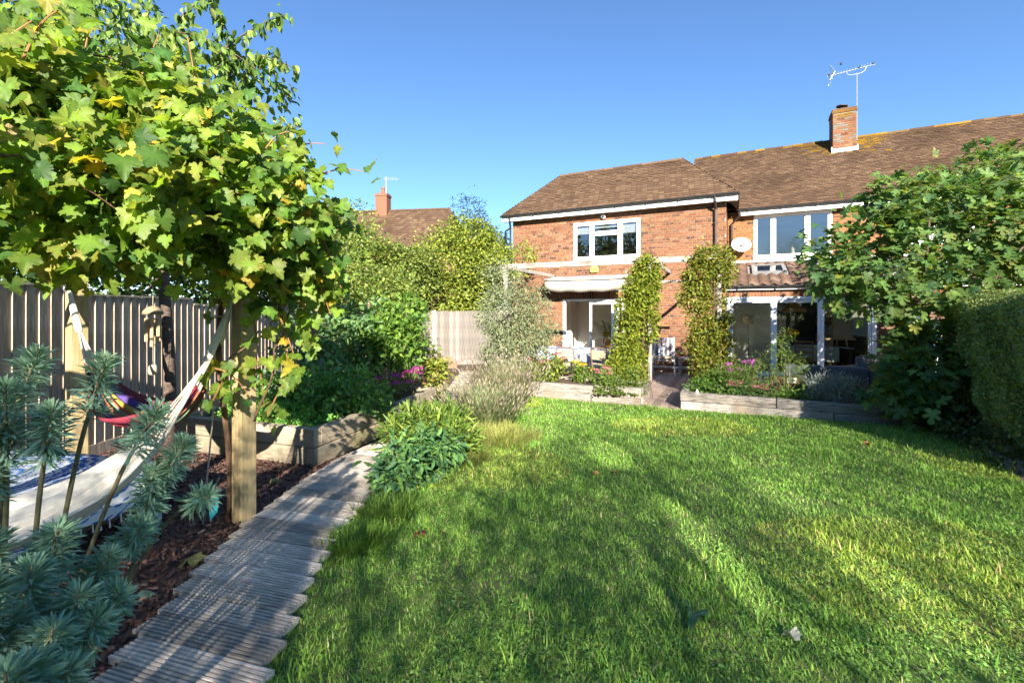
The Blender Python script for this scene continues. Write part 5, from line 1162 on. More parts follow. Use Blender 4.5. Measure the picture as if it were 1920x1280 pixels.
shrub('climber_sprig', 'yellow-green conifer sprig beside the pergola beam on the wing wall', 'shrub', (npv(PX(985, 480, 14.2))[0], 14.2, -.25), [blobpx(985, 475, 14.2, .3, .3, .3), blobpx(965, 505, 14.2, .35, .3, .25), blobpx(940, 480, 14.8, .4, .3, .4)], 60, 1500, .1, L_DIA, (.06, .1), G1, 'gloss_leaf', 5, .03)
# ---------------------------------------------------------------- fig tree
FB = (7.0, 7.6)
fig = thing('fig_tree', 'spreading fig tree with large lobed leaves overhanging the patio and hedge', 'fig tree', (FB[0], FB[1], gz(*FB)))
FBV = npv(fig.location)
fb = [blobpx(1650, 470, 7.2, 1.0, .7, .75), blobpx(1800, 430, 7.2, 1.2, .9, .8), blobpx(1900, 420, 7.4, 1.2, .9, .9), blobpx(1720, 390, 7.6, .8, .7, .55), blobpx(1570, 500, 7.2, .55, .55, .42), blobpx(1580, 560, 7.3, .42, .45, .22), blobpx(1700, 560, 7.1, .8, .6, .4), blobpx(1820, 540, 7.0, .8, .6, .4), blobpx(1690, 370, 7.8, .35, .4, .42), blobpx(1870, 330, 7.8, .7, .6, .4), blobpx(1850, 340, 9, 1.2, .9, .6), blobpx(1990, 430, 7.5, 1.2, 1.0, 1.2)]
fl = [blobpx(1725, 700, 6.45, .34, .35, .45), blobpx(1690, 735, 6.5, .36, .3, .28), blobpx(1745, 765, 6.25, .22, .22, .24), blobpx(1755, 620, 6.8, .3, .4, .5), blobpx(1680, 690, 6.9, .26, .3, .22), blobpx(1715, 650, 6.9, .3, .3, .28)]
fb = [(c - FBV, s) for c, s in fb]; fl = [(c - FBV, s) for c, s in fl]
p1_, o1_, fcc = clump_points(fb, 620, 4000, .12, .3); p2_, o2_, fcc2 = clump_points(fl, 170, 800, .09, .35)
p = np.concatenate([p1_, p2_]); out = np.concatenate([o1_, o2_]); N = len(p); p[:, 2] = np.maximum(p[:, 2], .1)
nor = nrm(SUNW * .55 + out * .3 + np.array([-.2, 0, .75]) + rng.normal(size=(N, 3)) * .42); tip = nrm(out * .7 + np.array([-.35, -.45, -.5]) + rng.normal(size=(N, 3)) * .5)
leafy(fig, L_FIG, p, frames(tip, nor), .10 + .10 * rng.random(N), [(0.085, 0.175, 0.045), (0.125, 0.225, 0.055), (0.06, 0.135, 0.05), (0.17, 0.26, 0.06), (.32, .33, .05)], 'leaf', 300, [4, 4, 3, 1.4, .12], 40)
for i in range(9):
    c = Vector(fcc[rng.integers(len(fcc))]); q = Vector((random.uniform(-.3, .3), random.uniform(-.2, .2), 0)); woody(fig, [q, q + Vector((c.x * .2, c.y * .2, .9)), q.lerp(c, .6) + Vector((0, 0, .5)), c], .045, .012, 'limb', 'bark')
for i in range(5):
    c = Vector(fcc2[rng.integers(len(fcc2))]); woody(fig, [Vector((-.2, -.2, .1)), Vector((c.x * .5, c.y * .5, .5)), c], .03, .008, 'limb', 'bark')
# ---------------------------------------------------------------- clipped hedge
hg = thing('clipped_hedge', 'tall clipped small-leaved hedge at the edge of the lawn', 'hedge', (5.6, 5.2, gz(0, 5.2)))
HB = npv(hg.location)
A_, B_ = np.array([6.45, 6.75]), np.array([4.95, 3.9]); hd_ = (B_ - A_) / np.linalg.norm(B_ - A_); hn = np.array([hd_[1], -hd_[0]]); hn = hn if hn[0] < 0 else -hn
HLn = np.linalg.norm(B_ - A_); HH, HT = 1.82, 1.3
def hedge_pts(n):
    s = rng.random(n) ** 1.0 * (HLn + .3) - .15; f = rng.random(n); top = f < .2; end = (f > .88)
    u = np.zeros(n); v = np.zeros(n); nx = np.zeros((n, 3))
    v[:] = rng.random(n) ** .85 * HH; v[top] = HH; u[top] = rng.random(top.sum()) * HT
    u[end] = rng.random(end.sum()) * HT; s[end] = 0
    lump = .05 * np.sin(s * 4.1 + v * 3) + .04 * np.sin(s * 9 + v * 7.0) + .03 * np.sin(v * 11 + s * 2)
    u = np.where(top | end, u, 0 - lump - rng.random(n) * -.06 + (.1 * np.clip((.5 - v) / .5, 0, 1)))
    rnd = np.clip((v - (HH - .22)) / .22, 0, 1); u = np.where(~top & ~end, u + .12 * rnd ** 2, u); v = np.where(top, HH - .12 * np.clip(1 - u / .3, 0, 1) ** 2 + lump, v)
    s = np.where(end, s - lump + .18 * rnd, s)
    xy = A_ + hd_ * s[:, None] - hn * u[:, None]
    nx[:, :2] = np.where(end[:, None], -hd_, hn); nx[top] = (0, 0, 1)
    z = gzn(xy[:, 1]) + v
    return np.concatenate([xy, z[:, None]], 1) - HB, nx
n = 46000; p, nx = hedge_pts(n)
nor = nrm(nx * .9 + np.array([0, 0, .35]) + rng.normal(size=(n, 3)) * .45); tip = nrm(nx * .5 + np.array([0, 0, .5]) + rng.normal(size=(n, 3)) * .8)
foliage('foliage', L_WIDE, p + rng.normal(size=(n, 3)) * .012, frames(tip, nor), (.026 + .022 * rng.random(n)), tints(n, [(0.27, 0.37, 0.13), (0.35, 0.43, 0.15), (0.18, 0.27, 0.10), (0.45, 0.48, 0.25), (.42, .47, .12)], .2, [4, 3, 3, 1.2, .8]), M['leaf'], hg, kind='stuff')
b = MB(); a0, a1 = A_ - hn * .1, B_ - hn * .1; c0, c1_ = A_ - hn * HT, B_ - hn * HT
q0 = [a0 + hd_ * .12, a1, c1_, c0 + hd_ * .12]; z0_ = [gz(0, q[1]) for q in q0]
b.add([(q[0] - HB[0], q[1] - HB[1], z_ - HB[2] + .06) for q, z_ in zip(q0, z0_)] + [(q[0] - HB[0], q[1] - HB[1], z_ - HB[2] + HH - .10) for q, z_ in zip(q0, z0_)], [(0, 1, 5, 4), (1, 2, 6, 5), (2, 3, 7, 6), (3, 0, 4, 7), (4, 5, 6, 7)])
b.build('twiggy_core', pmat('hedge_core', (.10, .125, .05), (.22, .23, .10), 30, .95, 1.0), hg)
n = 90; pp_, nn_ = hedge_pts(900); sel = np.where((pp_[:, 2] + HB[2] < 1.45) & (pp_[:, 2] + HB[2] > .5))[0][:n]
b = MB()
for i in sel:
    q = Vector(pp_[i]) + Vector(nn_[i]) * .015; b.tube([q, q + Vector((random.uniform(-.03, .03), random.uniform(-.04, .04), random.uniform(.02, .08)))], .0022, 4)
b.build('twigs', M['wood_grey'], hg, kind='stuff')
shrub('hedge_base_ivy', 'dark straggly ivy at the foot of the clipped hedge', 'ivy', (6.1, 6.3), [blob(6.15, 6.35, -.02, .25, .3, .2), blob(5.6, 5.4, .0, .2, .5, .14), blob(5.1, 4.5, .0, .2, .5, .12)], 120, 1600, .06, L_WIDE, (.04, .07), [(0.035, 0.08, 0.02), (0.07, 0.12, 0.03), (.12, .13, .05)], 'leaf', 0)
# ---------------------------------------------------------------- euphorbia in the left foreground
EU = [(0.18, 0.34, 0.275), (0.24, 0.41, 0.32), (0.135, 0.265, 0.225), (0.3, 0.45, 0.28)]
def euphorbia(label, base, heads, group):
    t = thing('euphorbia', label, 'euphorbia', base, 0, group); B0 = npv(t.location)
    for (px, py, d, ln, (lx, lz)) in heads:
        ln *= 1.28
        top = npv(PX(px, py, d)) - B0; dirn = nrm(np.array([lx, random.uniform(-.25, .15), lz])); bot = np.array([random.uniform(-.1, .1), random.uniform(-.08, .08), 0])
        hb = top - dirn * ln
        k = np.linspace(0, 1, 9)[:, None]; ctrl = hb - dirn * .25
        pts = (1 - k) ** 2 * bot + 2 * k * (1 - k) * ctrl + k * k * hb; pts = np.concatenate([pts, [top]])
        b = MB(); b.tube([Vector(x) for x in pts], [.0095, .0088, .008, .0078, .0072, .007, .007, .0068, .006, .003], 7); b.build('stem', M['euph_stem'], t, smooth=True)
        n = int(300 * ln / .16); q = rng.random(n) ** .8; a = rng.random(n) * 2 * math.pi
        u = nrm(np.cross(dirn, [0, 1, .2])); v = np.cross(dirn, u); rad = np.cos(a)[:, None] * u + np.sin(a)[:, None] * v
        pos = hb + dirn * ln * q[:, None] + rad * .007
        tilt = (.15 + 1.0 * q ** 2.2)[:, None]; tip = nrm(rad + dirn * tilt + rng.normal(size=(n, 3)) * .15 + np.array([0, 0, .1])); nor = nrm(dirn * 1.0 - rad * .5 + rng.normal(size=(n, 3)) * .2)
        L = (.040 + .028 * rng.random(n)) * (1 - .55 * np.clip((q - .8) / .2, 0, 1)); S = np.stack([L * .85, L * 1.05, L * (1 + 2 * rng.random(n))], 1)
        col = tints(n, EU, .15); young = np.clip((q - .75) / .25, 0, 1)[:, None]; col = col * (1 - .5 * young) + np.array([.24, .38, .16]) * .5 * young
        V, F, T = scatter(L_EUP, pos, frames(tip, nor), S, col.astype(np.float32)); link('leaf_whorl', np_mesh('leaf_whorl', V, F, T, M['matte_leaf']), t)
euphorbia('tall blue-green euphorbia with long bare stems arching over the bark', (-1.62, 1.45, 0),
  [(75, 655, 1.45, .17, (.35, .94)), (200, 668, 1.5, .17, (.3, .95)), (100, 765, 1.35, .15, (.35, .93)), (300, 762, 1.6, .16, (.55, .83)), (350, 825, 1.65, .14, (.5, .86)), (10, 720, 1.3, .2, (.2, .97)), (392, 930, 1.75, .08, (.9, .42)), (290, 880, 1.6, .16, (.3, .95)), (270, 985, 1.55, .12, (.7, .7)), (-30, 800, 1.3, .2, (.2, 1))], 'euphorbia plants')
euphorbia('dense low clump of blue-green euphorbia heads in the bottom corner', (-1.5, 1.2, 0),
  [(110, 990, 1.25, .15, (.4, .9)), (210, 1035, 1.35, .15, (.5, .85)), (60, 1060, 1.15, .16, (.3, .95)), (150, 1110, 1.2, .15, (.4, .9)), (20, 1150, 1.08, .16, (.25, .95)), (100, 1175, 1.1, .15, (.35, .9)), (180, 1160, 1.2, .12, (.6, .8)), (60, 1240, 1.0, .15, (.3, .95)), (130, 1250, 1.05, .14, (.45, .9)), (-10, 1000, 1.15, .18, (.2, .97)), (230, 1110, 1.3, .1, (.7, .7)), (10, 1260, .95, .15, (.2, 1)), (-20, 1080, 1.05, .18, (.1, 1))], 'euphorbia plants')
# ---------------------------------------------------------------- hammocks
def hammock(label, p0, p1, sag, width, cols, rope_in, mat_t, fringe=False, rope_out=.22):
    p0, p1 = Vector(p0), Vector(p1); t = thing('hammock', label, 'hammock', p0); d = p1 - p0; side = Vector((d.y, -d.x, 0)).normalized()
    def ctr(s): p = d * s; p.z -= sag * (1 - abs(2 * s - 1) ** 2.7); return p
    n, m = 40, 36; b = MB(); vs = []; tt = []
    for i in range(n + 1):
        s = rope_in + (1 - rope_in - rope_out) * i / n; c = ctr(s); e = min(s, 1 - s) / .5; wd = width * (max(0, math.sin(math.pi * min(1, max(.0, (s - rope_in * .55) / (1 - rope_in * .55 - rope_out * .55)))))) ** 1.15 + .05
        for j in range(m + 1):
            u = j / m * 2 - 1; cup = .20 * wd * (u * u) + (.016 + .012 * (1 - e)) * math.sin(j * 1.25 + .6 * math.sin(i * .21)) + .006 * math.sin(j * .7 + i * .5); fold = .35 + .65 * e
            vs.append(c + side * (u * wd / 2 * fold) + Vector((0, 0, cup * (1.2 - .3 * e)))); tt.append(cols[int(j / (m + 1) * len(cols))])
    b.v = [tuple(v) for v in vs]; b.t = tt; b.f = [(i * (m + 1) + j, i * (m + 1) + j + 1, (i + 1) * (m + 1) + j + 1, (i + 1) * (m + 1) + j) for i in range(n) for j in range(m)]; b.m = [0] * len(b.f)
    o = b.build('cloth', M[mat_t], t, smooth=True); md = o.modifiers.new('s', 'SOLIDIFY'); md.thickness = .006
    for (i0, s0) in ((0, 0.0), (n, 1.0)):
        s1 = rope_in if i0 == 0 else 1 - rope_out; knot = ctr(s0 + (s1 - s0) * .38)
        for j in range(0, m + 1, 4):
            e = Vector(vs[i0 * (m + 1) + j]); r = MB(); r.tube([knot, knot.lerp(e, .5) + Vector((0, 0, -.01)), e], .0055, 5, (.62, .58, .48)); r.build('rope', M['tinted'], t)
        r = MB(); r.tube([ctr(s0), ctr(s0 + (s1 - s0) * .2), knot, ctr(s0 + (s1 - s0) * .46)], [.010, .024, .026, .02], 8, (.66, .62, .52)); r.build('rope_binding', M['tinted'], t)
    if fringe:
        f = MB()
        for i in range(3, n - 2):
            for k in range(2):
                q = Vector(vs[i * (m + 1) + m]).lerp(Vector(vs[(i + 1) * (m + 1) + m]), k / 2); l = random.uniform(.1, .16); f.tube([q, q + Vector((random.uniform(-.01, .01), random.uniform(-.02, .0), -l * .6)), q + Vector((random.uniform(-.02, .02), random.uniform(-.02, .01), -l))], [.003, .004, .002], 4, (.68, .65, .56))
        f.build('fringe', M['tinted'], t, kind='stuff')
    return t
WH = [(.66, .64, .57), (.60, .57, .50), (.70, .67, .60), (.63, .60, .53)]
hammock('white cotton hammock slung from the near post down past the euphorbia', (PR.x - .03, PR.y - .1, 1.57), (PRF.x + .08, PRF.y + .02, 1.62), 1.16, .55, WH * 5, .20, 'tinted', True, rope_out=.16)
RB = [(.16, .03, .05), (.07, .04, .2), (.42, .3, .05), (.35, .08, .04), (.16, .25, .16), (.4, .14, .05), (.12, .05, .2), (.30, .03, .04), (.2, .02, .04)]
hammock('rainbow striped hammock hanging in front of the fence', (PL.x + .03, PL.y - .1, 1.68), (PR.x - .06, PR.y - .06, 1.55), .98, .55, RB, .16, 'tinted', rope_out=.16)
# ---------------------------------------------------------------- daybed under the blue printed cloth
def mandala():
    m, t = newmat('blue_mandala_cloth'); out = node(t, 'ShaderNodeOutputMaterial'); b = node(t, 'ShaderNodeBsdfPrincipled'); b.inputs['Roughness'].default_value = .85; t.links.new(b.outputs[0], out.inputs[0])
    tc = node(t, 'ShaderNodeTexCoord'); sp = node(t, 'ShaderNodeSeparateXYZ'); t.links.new(tc.outputs['UV'], sp.inputs[0])
    def mth(op, a, b_=None, c=None):
        n = node(t, 'ShaderNodeMath', operation=op)
        for i, v in enumerate((a, b_, c)):
            if v is None: continue
            if isinstance(v, (int, float)): n.inputs[i].default_value = v
            else: t.links.new(v, n.inputs[i])
        return n.outputs[0]
    x, y = sp.outputs[0], sp.outputs[1]
    r = mth('SQRT', mth('ADD', mth('MULTIPLY', x, x), mth('MULTIPLY', y, y))); th = mth('ARCTAN2', y, x)
    sc_ = mth('ABSOLUTE', mth('SINE', mth('MULTIPLY', th, 14.0))); rr = mth('MULTIPLY', mth('ADD', r, mth('MULTIPLY', sc_, .022)), 1.0)
    rings = mth('SINE', mth('MULTIPLY', rr, 105.0)); band = mth('SINE', mth('MULTIPLY', r, 19.0))
    fine = mth('MULTIPLY', mth('SINE', mth('MULTIPLY', th, 56.0)), mth('SINE', mth('MULTIPLY', r, 230.0)))
    v = mth('GREATER_THAN', mth('ADD', mth('MULTIPLY', rings, .75), mth('ADD', mth('MULTIPLY', band, .55), mth('MULTIPLY', fine, .75))), .22)
    mx = node(t, 'ShaderNodeMix', data_type='RGBA'); t.links.new(v, mx.inputs['Factor']); mx.inputs['A'].default_value = (.62, .68, .74, 1); mx.inputs['B'].default_value = (.012, .12, .42, 1)
    t.links.new(mx.outputs['Result'], b.inputs['Base Color']); return m
MC = mandala()
db = thing('daybed', 'low daybed covered by a blue and white printed cloth', 'daybed', (-3.35, 2.95, 0), R(-12))
b = MB(); b.box(-.68, .58, -.42, .42, .06, .36, (.2, .14, .09)); b.build('base', M['tinted'], db, bevel=.03)
n, m = 40, 26; vs = []; uv = []
for i in range(n + 1):
    for j in range(m + 1):
        u, v = (i / n - .5) * 1.9, (j / m - .5) * 1.5; hx, hy = .66, .46; ex_, ey_ = max(0, abs(u) - hx), max(0, abs(v) - hy)
        x = max(-hx, min(hx, u)) + math.copysign(1, u) * (.02 + .10 * ex_) * (ex_ > 0); y_ = max(-hy, min(hy, v)) + math.copysign(1, v) * (.02 + .10 * ey_) * (ey_ > 0)
        z = .43 - (ex_ + ey_) * .98 + .012 * math.sin(u * 7 + 1) * math.sin(v * 6) + (.018 * math.sin((u + v) * 21) if ex_ + ey_ > .03 else 0)
        if ex_ + ey_ > .02: x += .012 * math.sin(v * 30) * (ex_ > 0); y_ += .012 * math.sin(u * 30) * (ey_ > 0)
        vs.append((x, y_, max(.05, z))); uv.append((u, v))
me = np_mesh('cloth', vs, [(i * (m + 1) + j, (i + 1) * (m + 1) + j, (i + 1) * (m + 1) + j + 1, i * (m + 1) + j + 1) for i in range(n) for j in range(m)], None, MC, True)
ul = me.uv_layers.new(name='uv'); idx = np.zeros(len(me.loops), dtype=np.int32); me.loops.foreach_get('vertex_index', idx); ul.data.foreach_set('uv', np.array(uv, dtype=np.float32)[idx].ravel())
link('cloth', me, db)
f = MB()
for i in range(0, n + 1):
    for j in (0, m):
        q = Vector(vs[i * (m + 1) + j]); f.tube([q, q + Vector((random.uniform(-.01, .01), random.uniform(-.01, .01), -.05))], [.004, .006], 4, (.7, .7, .7))
for j in range(0, m + 1):
    q = Vector(vs[n * (m + 1) + j]); f.tube([q, q + Vector((.005, 0, -.05))], [.004, .006], 4, (.7, .7, .7))
f.build('tassels', M['tinted'], db, kind='stuff')
# ---------------------------------------------------------------- wind chime, gourd, tag, fallen leaves
wc = thing('wind_chime', 'bamboo wind chime with coconut cap hanging by the slim trunk', 'wind chime', PX(287, 587, 4.55))
b = MB(); b.lathe([(.0, .075), (.05, .06), (.085, .02), (.09, -.01), (.08, -.015), (0, .0)], (0, 0, 0), 14, (.24, .19, .12)); b.build('cap', M['tinted'], wc, smooth=True)
for k in range(6):
    a = 2 * math.pi * k / 6; x, y_ = .055 * math.cos(a), .055 * math.sin(a); l = .18 + .05 * (k % 3); b = MB(); b.tube([(x, y_, -.02), (x, y_, -.05)], .002, 4, (.5, .45, .35)); b.tube([(x, y_, -.05), (x, y_, -.05 - l)], .017, 8, (.46, .33, .19)); b.build('tube', M['tinted'], wc)
b = MB(); b.tube([(0, 0, -.01), (0, 0, -.62)], .002, 4, (.5, .45, .35)); b.tube([(0, 0, .07), (0, 0, 1.1)], .0025, 4, (.5, .45, .35)); b.build('cord', M['tinted'], wc)
b = MB(); b.lathe([(.0, .05), (.03, .045), (.04, 0), (.038, -.04), (.028, -.055), (0, -.056)], (0, 0, -.56), 12, (.55, .45, .3)); b.build('clapper', M['tinted'], wc, smooth=True)
tg = thing('plastic_tag', 'turquoise plastic scrap tied low on the near hammock post', 'tag', (PR.x - .16, PR.y - .1, .13), R(-35))
b = MB(); vs = [(-.07, 0, -.05), (.0, -.02, -.11), (.065, .0, -.04), (.06, .01, .06), (.0, -.015, .075), (-.055, 0, .06)]; b.add(vs + [(0, -.03, 0)], [(i, (i + 1) % 6, 6) for i in range(6)], (.03, .42, .5)); o = b.build('sheet', M['tinted'], tg); md = o.modifiers.new('s', 'SOLIDIFY'); md.thickness = .003
b = MB(); b.tube([(0, -.01, .07), (.05, .02, .2)], .002, 4, (.1, .2, .2)); b.build('tie', M['tinted'], tg)
FL = [((788, 998), 'curled red-brown fallen leaf on the grass near the boardwalk', (.16, .05, .035), .075), ((1120, 888), 'tan fallen leaf in the middle of the lawn', (.45, .25, .1), .06), ((1490, 1198), 'pale whitish fallen leaf on the shaded front lawn', (.5, .5, .42), .06), ((1300, 1148), 'dark green broad fallen leaf on the front lawn', (.10, .2, .1), .09), ((352, 1052), 'crumpled olive-yellow leaf on the bark chips', (.34, .33, .12), .12), ((268, 1107), 'grey-green fallen leaf on the bark chips beside the planks', (.2, .3, .2), .09), ((1155, 885), 'small orange fallen leaf beside the tan leaf on the lawn', (.4, .2, .08), .04), ((1622, 832), 'rust coloured fallen leaf near the long sleeper planter', (.42, .17, .08), .06), ((510, 905), 'yellow fallen leaf on the bark beside the raised bed', (.4, .36, .16), .08), ((1205, 800), 'brown fallen leaf on the lawn before the deck gap', (.35, .17, .08), .06)]
for (px, py), lab, col, s in FL:
    y_ = 4.0
    for _ in range(20): y_ = 853 * (CAM_H - gz(0, y_) - .045) / (py - 583)
    o = PX(px, py, y_); tv, tf = L_VINE[random.randrange(3)][:2]
    me = np_mesh('fallen_leaf', tv * np.array([s, s, s * 1.6]), tf, np.repeat([col], len(tv), 0), M['matte_leaf']); q = link('fallen_leaf', me, None, loc=(o.x, o.y, o.z), rot=(random.uniform(-.3, .3), random.uniform(-.3, .3), random.uniform(0, 6))); tag(q, lab, 'leaf', 'fallen leaves')

# ================================================================== patio furniture
def hthing(name, label, cat, x, y, z=.015, rz=0, group=None): return thing(name, label, cat, HL(x, y, z), HRZ + R(rz), group)
dt = hthing('dining_table', 'outdoor dining table under a white and blue patterned cloth', 'table', 2.9, -2.3)
for sx in (-.95, .95):
    for sy in (-.4, .4): b = MB(); b.box(sx - .03, sx + .03, sy - .03, sy + .03, 0, .70, (.3, .2, .12)); b.build('leg', M['tinted'], dt)
b = MB(); b.box(-1.05, 1.05, -.47, .47, .70, .73, (.35, .24, .15)); b.build('tabletop', M['tinted'], dt)
def bluecloth():
    m = pmat('blue_floral_cloth', (.46, .49, .54), (.06, .15, .42), 16, .85, 0, detail=3, lo=.50, hi=.56); return m
BC = bluecloth(); vs = []; n, m = 44, 28
for i in range(n + 1):
    for j in range(m + 1):
        u, v = (i / n - .5) * 2.7, (j / m - .5) * 1.55; hx, hy = 1.06, .48; ex_, ey_ = max(0, abs(u) - hx), max(0, abs(v) - hy); fl_ = (.03 * math.sin(u * 17) if ey_ > .01 else 0), (.03 * math.sin(v * 17) if ex_ > .01 else 0)
        vs.append((max(-hx, min(hx, u)) + (math.copysign(.01 + .12 * ex_, u) + fl_[1] if ex_ else 0), max(-hy, min(hy, v)) + (math.copysign(.01 + .12 * ey_, v) + fl_[0] if ey_ else 0), .74 - ex_ - ey_))
tcl = link('tablecloth', np_mesh('tablecloth', vs, [(i * (m + 1) + j, (i + 1) * (m + 1) + j, (i + 1) * (m + 1) + j + 1, i * (m + 1) + j + 1) for i in range(n) for j in range(m)], None, BC, True), None, HL(2.9, -2.3, .015), (0, 0, HRZ))
tag(tcl, 'white and blue patterned cloth draped over the patio dining table', 'tablecloth')
pnames = ['white plate with bowl at the wing end of the patio table', 'white plate in the middle of the patio table', 'white plate at the creeper end of the patio table']
for k, x in enumerate((-.55, .1, .7)):
    q = hthing('plate', pnames[k], 'plate', 2.9 + x, -2.5, .76, 0, 'plates on the patio table'); b = MB(); b.lathe([(.0, 0), (.07, .002), (.13, .02), (.135, .024), (.07, .01), (0, .008)], (0, 0, 0), 20, (.8, .8, .8)); b.build('rim', M['tinted'], q, smooth=True); b = MB(); b.lathe([(0, .012), (.05, .014), (.075, .05), (.07, .05), (.045, .02), (0, .018)], (0, 0, 0), 16, (.78, .78, .76)); b.build('bowl', M['tinted'], q, smooth=True)
gn = ['stemmed wine glass beside the first plate on the patio table', 'stemmed wine glass in the middle of the patio table', 'stemmed wine glass nearest the creeper on the patio table', 'small tumbler between the plates on the patio table']
for k, (x, y_) in enumerate(((-.32, -2.35), (.3, -2.38), (.88, -2.35), (-.1, -2.2))):
    q = hthing('wine_glass' if k < 3 else 'tumbler', gn[k], 'glass', 2.9 + x, y_, .76, 0, 'glasses on the patio table'); b = MB()
    prof = [(.034, 0), (.006, .006), (.005, .08), (.03, .11), (.038, .15), (.034, .19), (.032, .19), (.036, .15), (.0, .1)] if k < 3 else [(.0, 0), (.03, 0), (.036, .1), (.033, .1), (.0, .01)]
    b.lathe(prof, (0, 0, 0), 14); b.build('bowl', M['glass'], q, smooth=True)
def cane_chair(label, x, y, rz):
    c = hthing('cane_chair', label, 'chair', x, y, .015, rz, 'chairs at the patio table'); br = (.16, .10, .06)
    b = MB(); b.tube([(-.24, .22, 0), (-.23, .22, .45), (-.24, .26, .62), (-.22, .28, .80), (-.1, .29, .84), (.1, .29, .84), (.22, .28, .80), (.24, .26, .62), (.23, .22, .45), (.24, .22, 0)], .017, 8, br); b.build('back_frame', M['tinted'], c, smooth=True)
    for s in (-1, 1):
        b = MB(); b.tube([(s * .22, -.2, 0), (s * .21, -.2, .44)], .016, 8, br); b.build('leg', M['tinted'], c, smooth=True)
        b = MB(); b.tube([(s * .24, .25, .64), (s * .26, .0, .66), (s * .24, -.18, .62), (s * .22, -.2, .44)], .014, 8, br); b.build('armrest', M['tinted'], c, smooth=True)
    b = MB(); b.box(-.23, .23, -.22, .23, .42, .455, (.35, .27, .18)); b.build('seat', M['tinted'], c, bevel=.015)
    b = MB(); b.box(-.2, .2, .27, .28, .55, .78, (.42, .33, .22)); b.build('backrest', M['tinted'], c)
cane_chair('bent cane armchair turned back-on in front of the tablecloth', 3.05, -3.1, 180); cane_chair('bent cane armchair at the creeper end of the patio table', 3.95, -2.95, 160)
# striped deck chair, side bench
dc = hthing('deck_chair', 'folding chair with blue-grey striped back and floral cushion', 'chair', 5.05, -.85, .015, 8)
for k in range(9):
    b = MB(); b.bar((-.24 + k * .06, .13, .44), (-.24 + k * .06, .3, .98), .045, .014, up=(0, 1, 0), tint=((.52, .54, .56), (.14, .17, .24))[k % 2]); b.build('slat', M['tinted'], dc)
for s in (-1, 1):
    b = MB(); b.bar((s * .28, -.25, .0), (s * .28, -.22, .6), .03, .04, tint=(.55, .55, .54)); b.build('leg', M['tinted'], dc); b = MB(); b.bar((s * .28, .35, .0), (s * .28, .3, 1.0), .03, .04, tint=(.55, .55, .54)); b.build('leg', M['tinted'], dc)
    b = MB(); b.box(s * .28 - .025, s * .28 + .025, -.28, .32, .6, .625, (.55, .55, .54)); b.build('armrest', M['tinted'], dc)
b = MB(); b.box(-.26, .26, -.27, .2, .38, .41, (.5, .5, .5)); b.build('seat', M['tinted'], dc)
b = MB(); b.box(-.25, .25, -.26, .18, .41, .49, (1, 1, 1)); b.build('cushion', pmat('floral_cushion', (.7, .66, .55), (.45, .25, .05), 22, .9, c3=(.08, .16, .3), spot=14, lo=.45, hi=.55), dc, bevel=.03)
sb = hthing('side_table', 'low grey slatted side table beside the striped chair', 'table', 5.72, -.75)
for k in range(5): b = MB(); b.box(-.28, .28, -.22 + k * .09, -.145 + k * .09, .44, .465, (.5, .49, .47)); b.build('slat', M['tinted'], sb)
for sx in (-.25, .25):
    for sy in (-.18, .18): b = MB(); b.box(sx - .02, sx + .02, sy - .02, sy + .02, 0, .44, (.42, .41, .4)); b.build('leg', M['tinted'], sb)
b = MB(); b.box(-.26, .26, -.2, .2, .18, .2, (.4, .39, .37)); b.build('shelf', M['tinted'], sb)
dst = hthing('door_step', 'low timber step along the brick wall behind the striped chair', 'step', 5.45, -.35); b = MB(); b.box(-.9, .7, -.1, .2, .1, .14, (.5, .47, .44)); b.build('tread', M['tinted'], dst); b = MB(); b.box(-.88, .68, -.05, .2, 0, .1, (.35, .2, .13)); b.build('riser', M['tinted'], dst)
for k, (x, y_) in enumerate(((5.28, -4.55),)):
    st_ = hthing('garden_stake', 'thin forked dark stick leaning by the creeper at the deck gap', 'stick', x, y_); b = MB(); b.tube([(.05, 0, 0), (0, 0, .3), (-.02, 0, .7)], .008, 5, (.1, .07, .05)); b.tube([(-.05, -.05, 0), (0, 0, .3)], .008, 5, (.1, .07, .05)); b.build('stick', M['tinted'], st_)
# outdoor sofa
GR = pmat('grey_cushion', (.085, .095, .115), (.12, .13, .15), 30, .9, .2)
so = hthing('outdoor_sofa', 'low timber outdoor sofa with charcoal cushions seen from behind', 'sofa', 8.6, -3.6)
b = MB(); b.box(-.95, 1.05, -.32, .45, .02, .30, (.2, .15, .11)); b.build('base', M['sleeper'], so, bevel=.01)
b = MB(); b.box(-.95, 1.05, -.38, -.33, .1, .42, (.36, .28, .2)); b.build('back_rail', M['sleeper'], so)
for k in range(3):
    x0 = -.93 + k * .66; b = MB(); b.box(x0, x0 + .64, -.3, -.12, .40, .72); b.build('back_cushion', GR, so, bevel=.06); b = MB(); b.box(x0, x0 + .64, -.1, .44, .3, .42); b.build('seat_cushion', GR, so, bevel=.04)
b = MB(); b.box(-.02, .02, 0, .9, .3, .72); o = b.build('arm_cushion', GR, so, loc=(1.02, -.1, 0), bevel=.02)
for k, (x, lab, mt) in enumerate(((9.15, 'charcoal scatter cushion propped up on the outdoor sofa', (.10, .105, .125)), (9.4, 'brown-grey scatter cushion leaning behind the charcoal one', (.17, .15, .15)), (9.05, 'pale white and blue scatter cushion lying on the sofa', (.6, .62, .66)))):
    q = hthing('cushion', lab, 'cushion', x, -3.25 + .1 * k, .50 if k < 2 else .44, 15 * k - 10, 'sofa scatter cushions'); b = MB(); b.box(-.22, .22, -.06, .06, -.0, .40 if k < 2 else .26, mt); o = b.build('cover', M['tinted'], q, rot=(R(-18 - 8 * k), 0, R(20)), bevel=.05)
cr = hthing('crate', 'small dark timber crate with white card behind the sleepers', 'crate', 7.65, -4.3); b = MB()
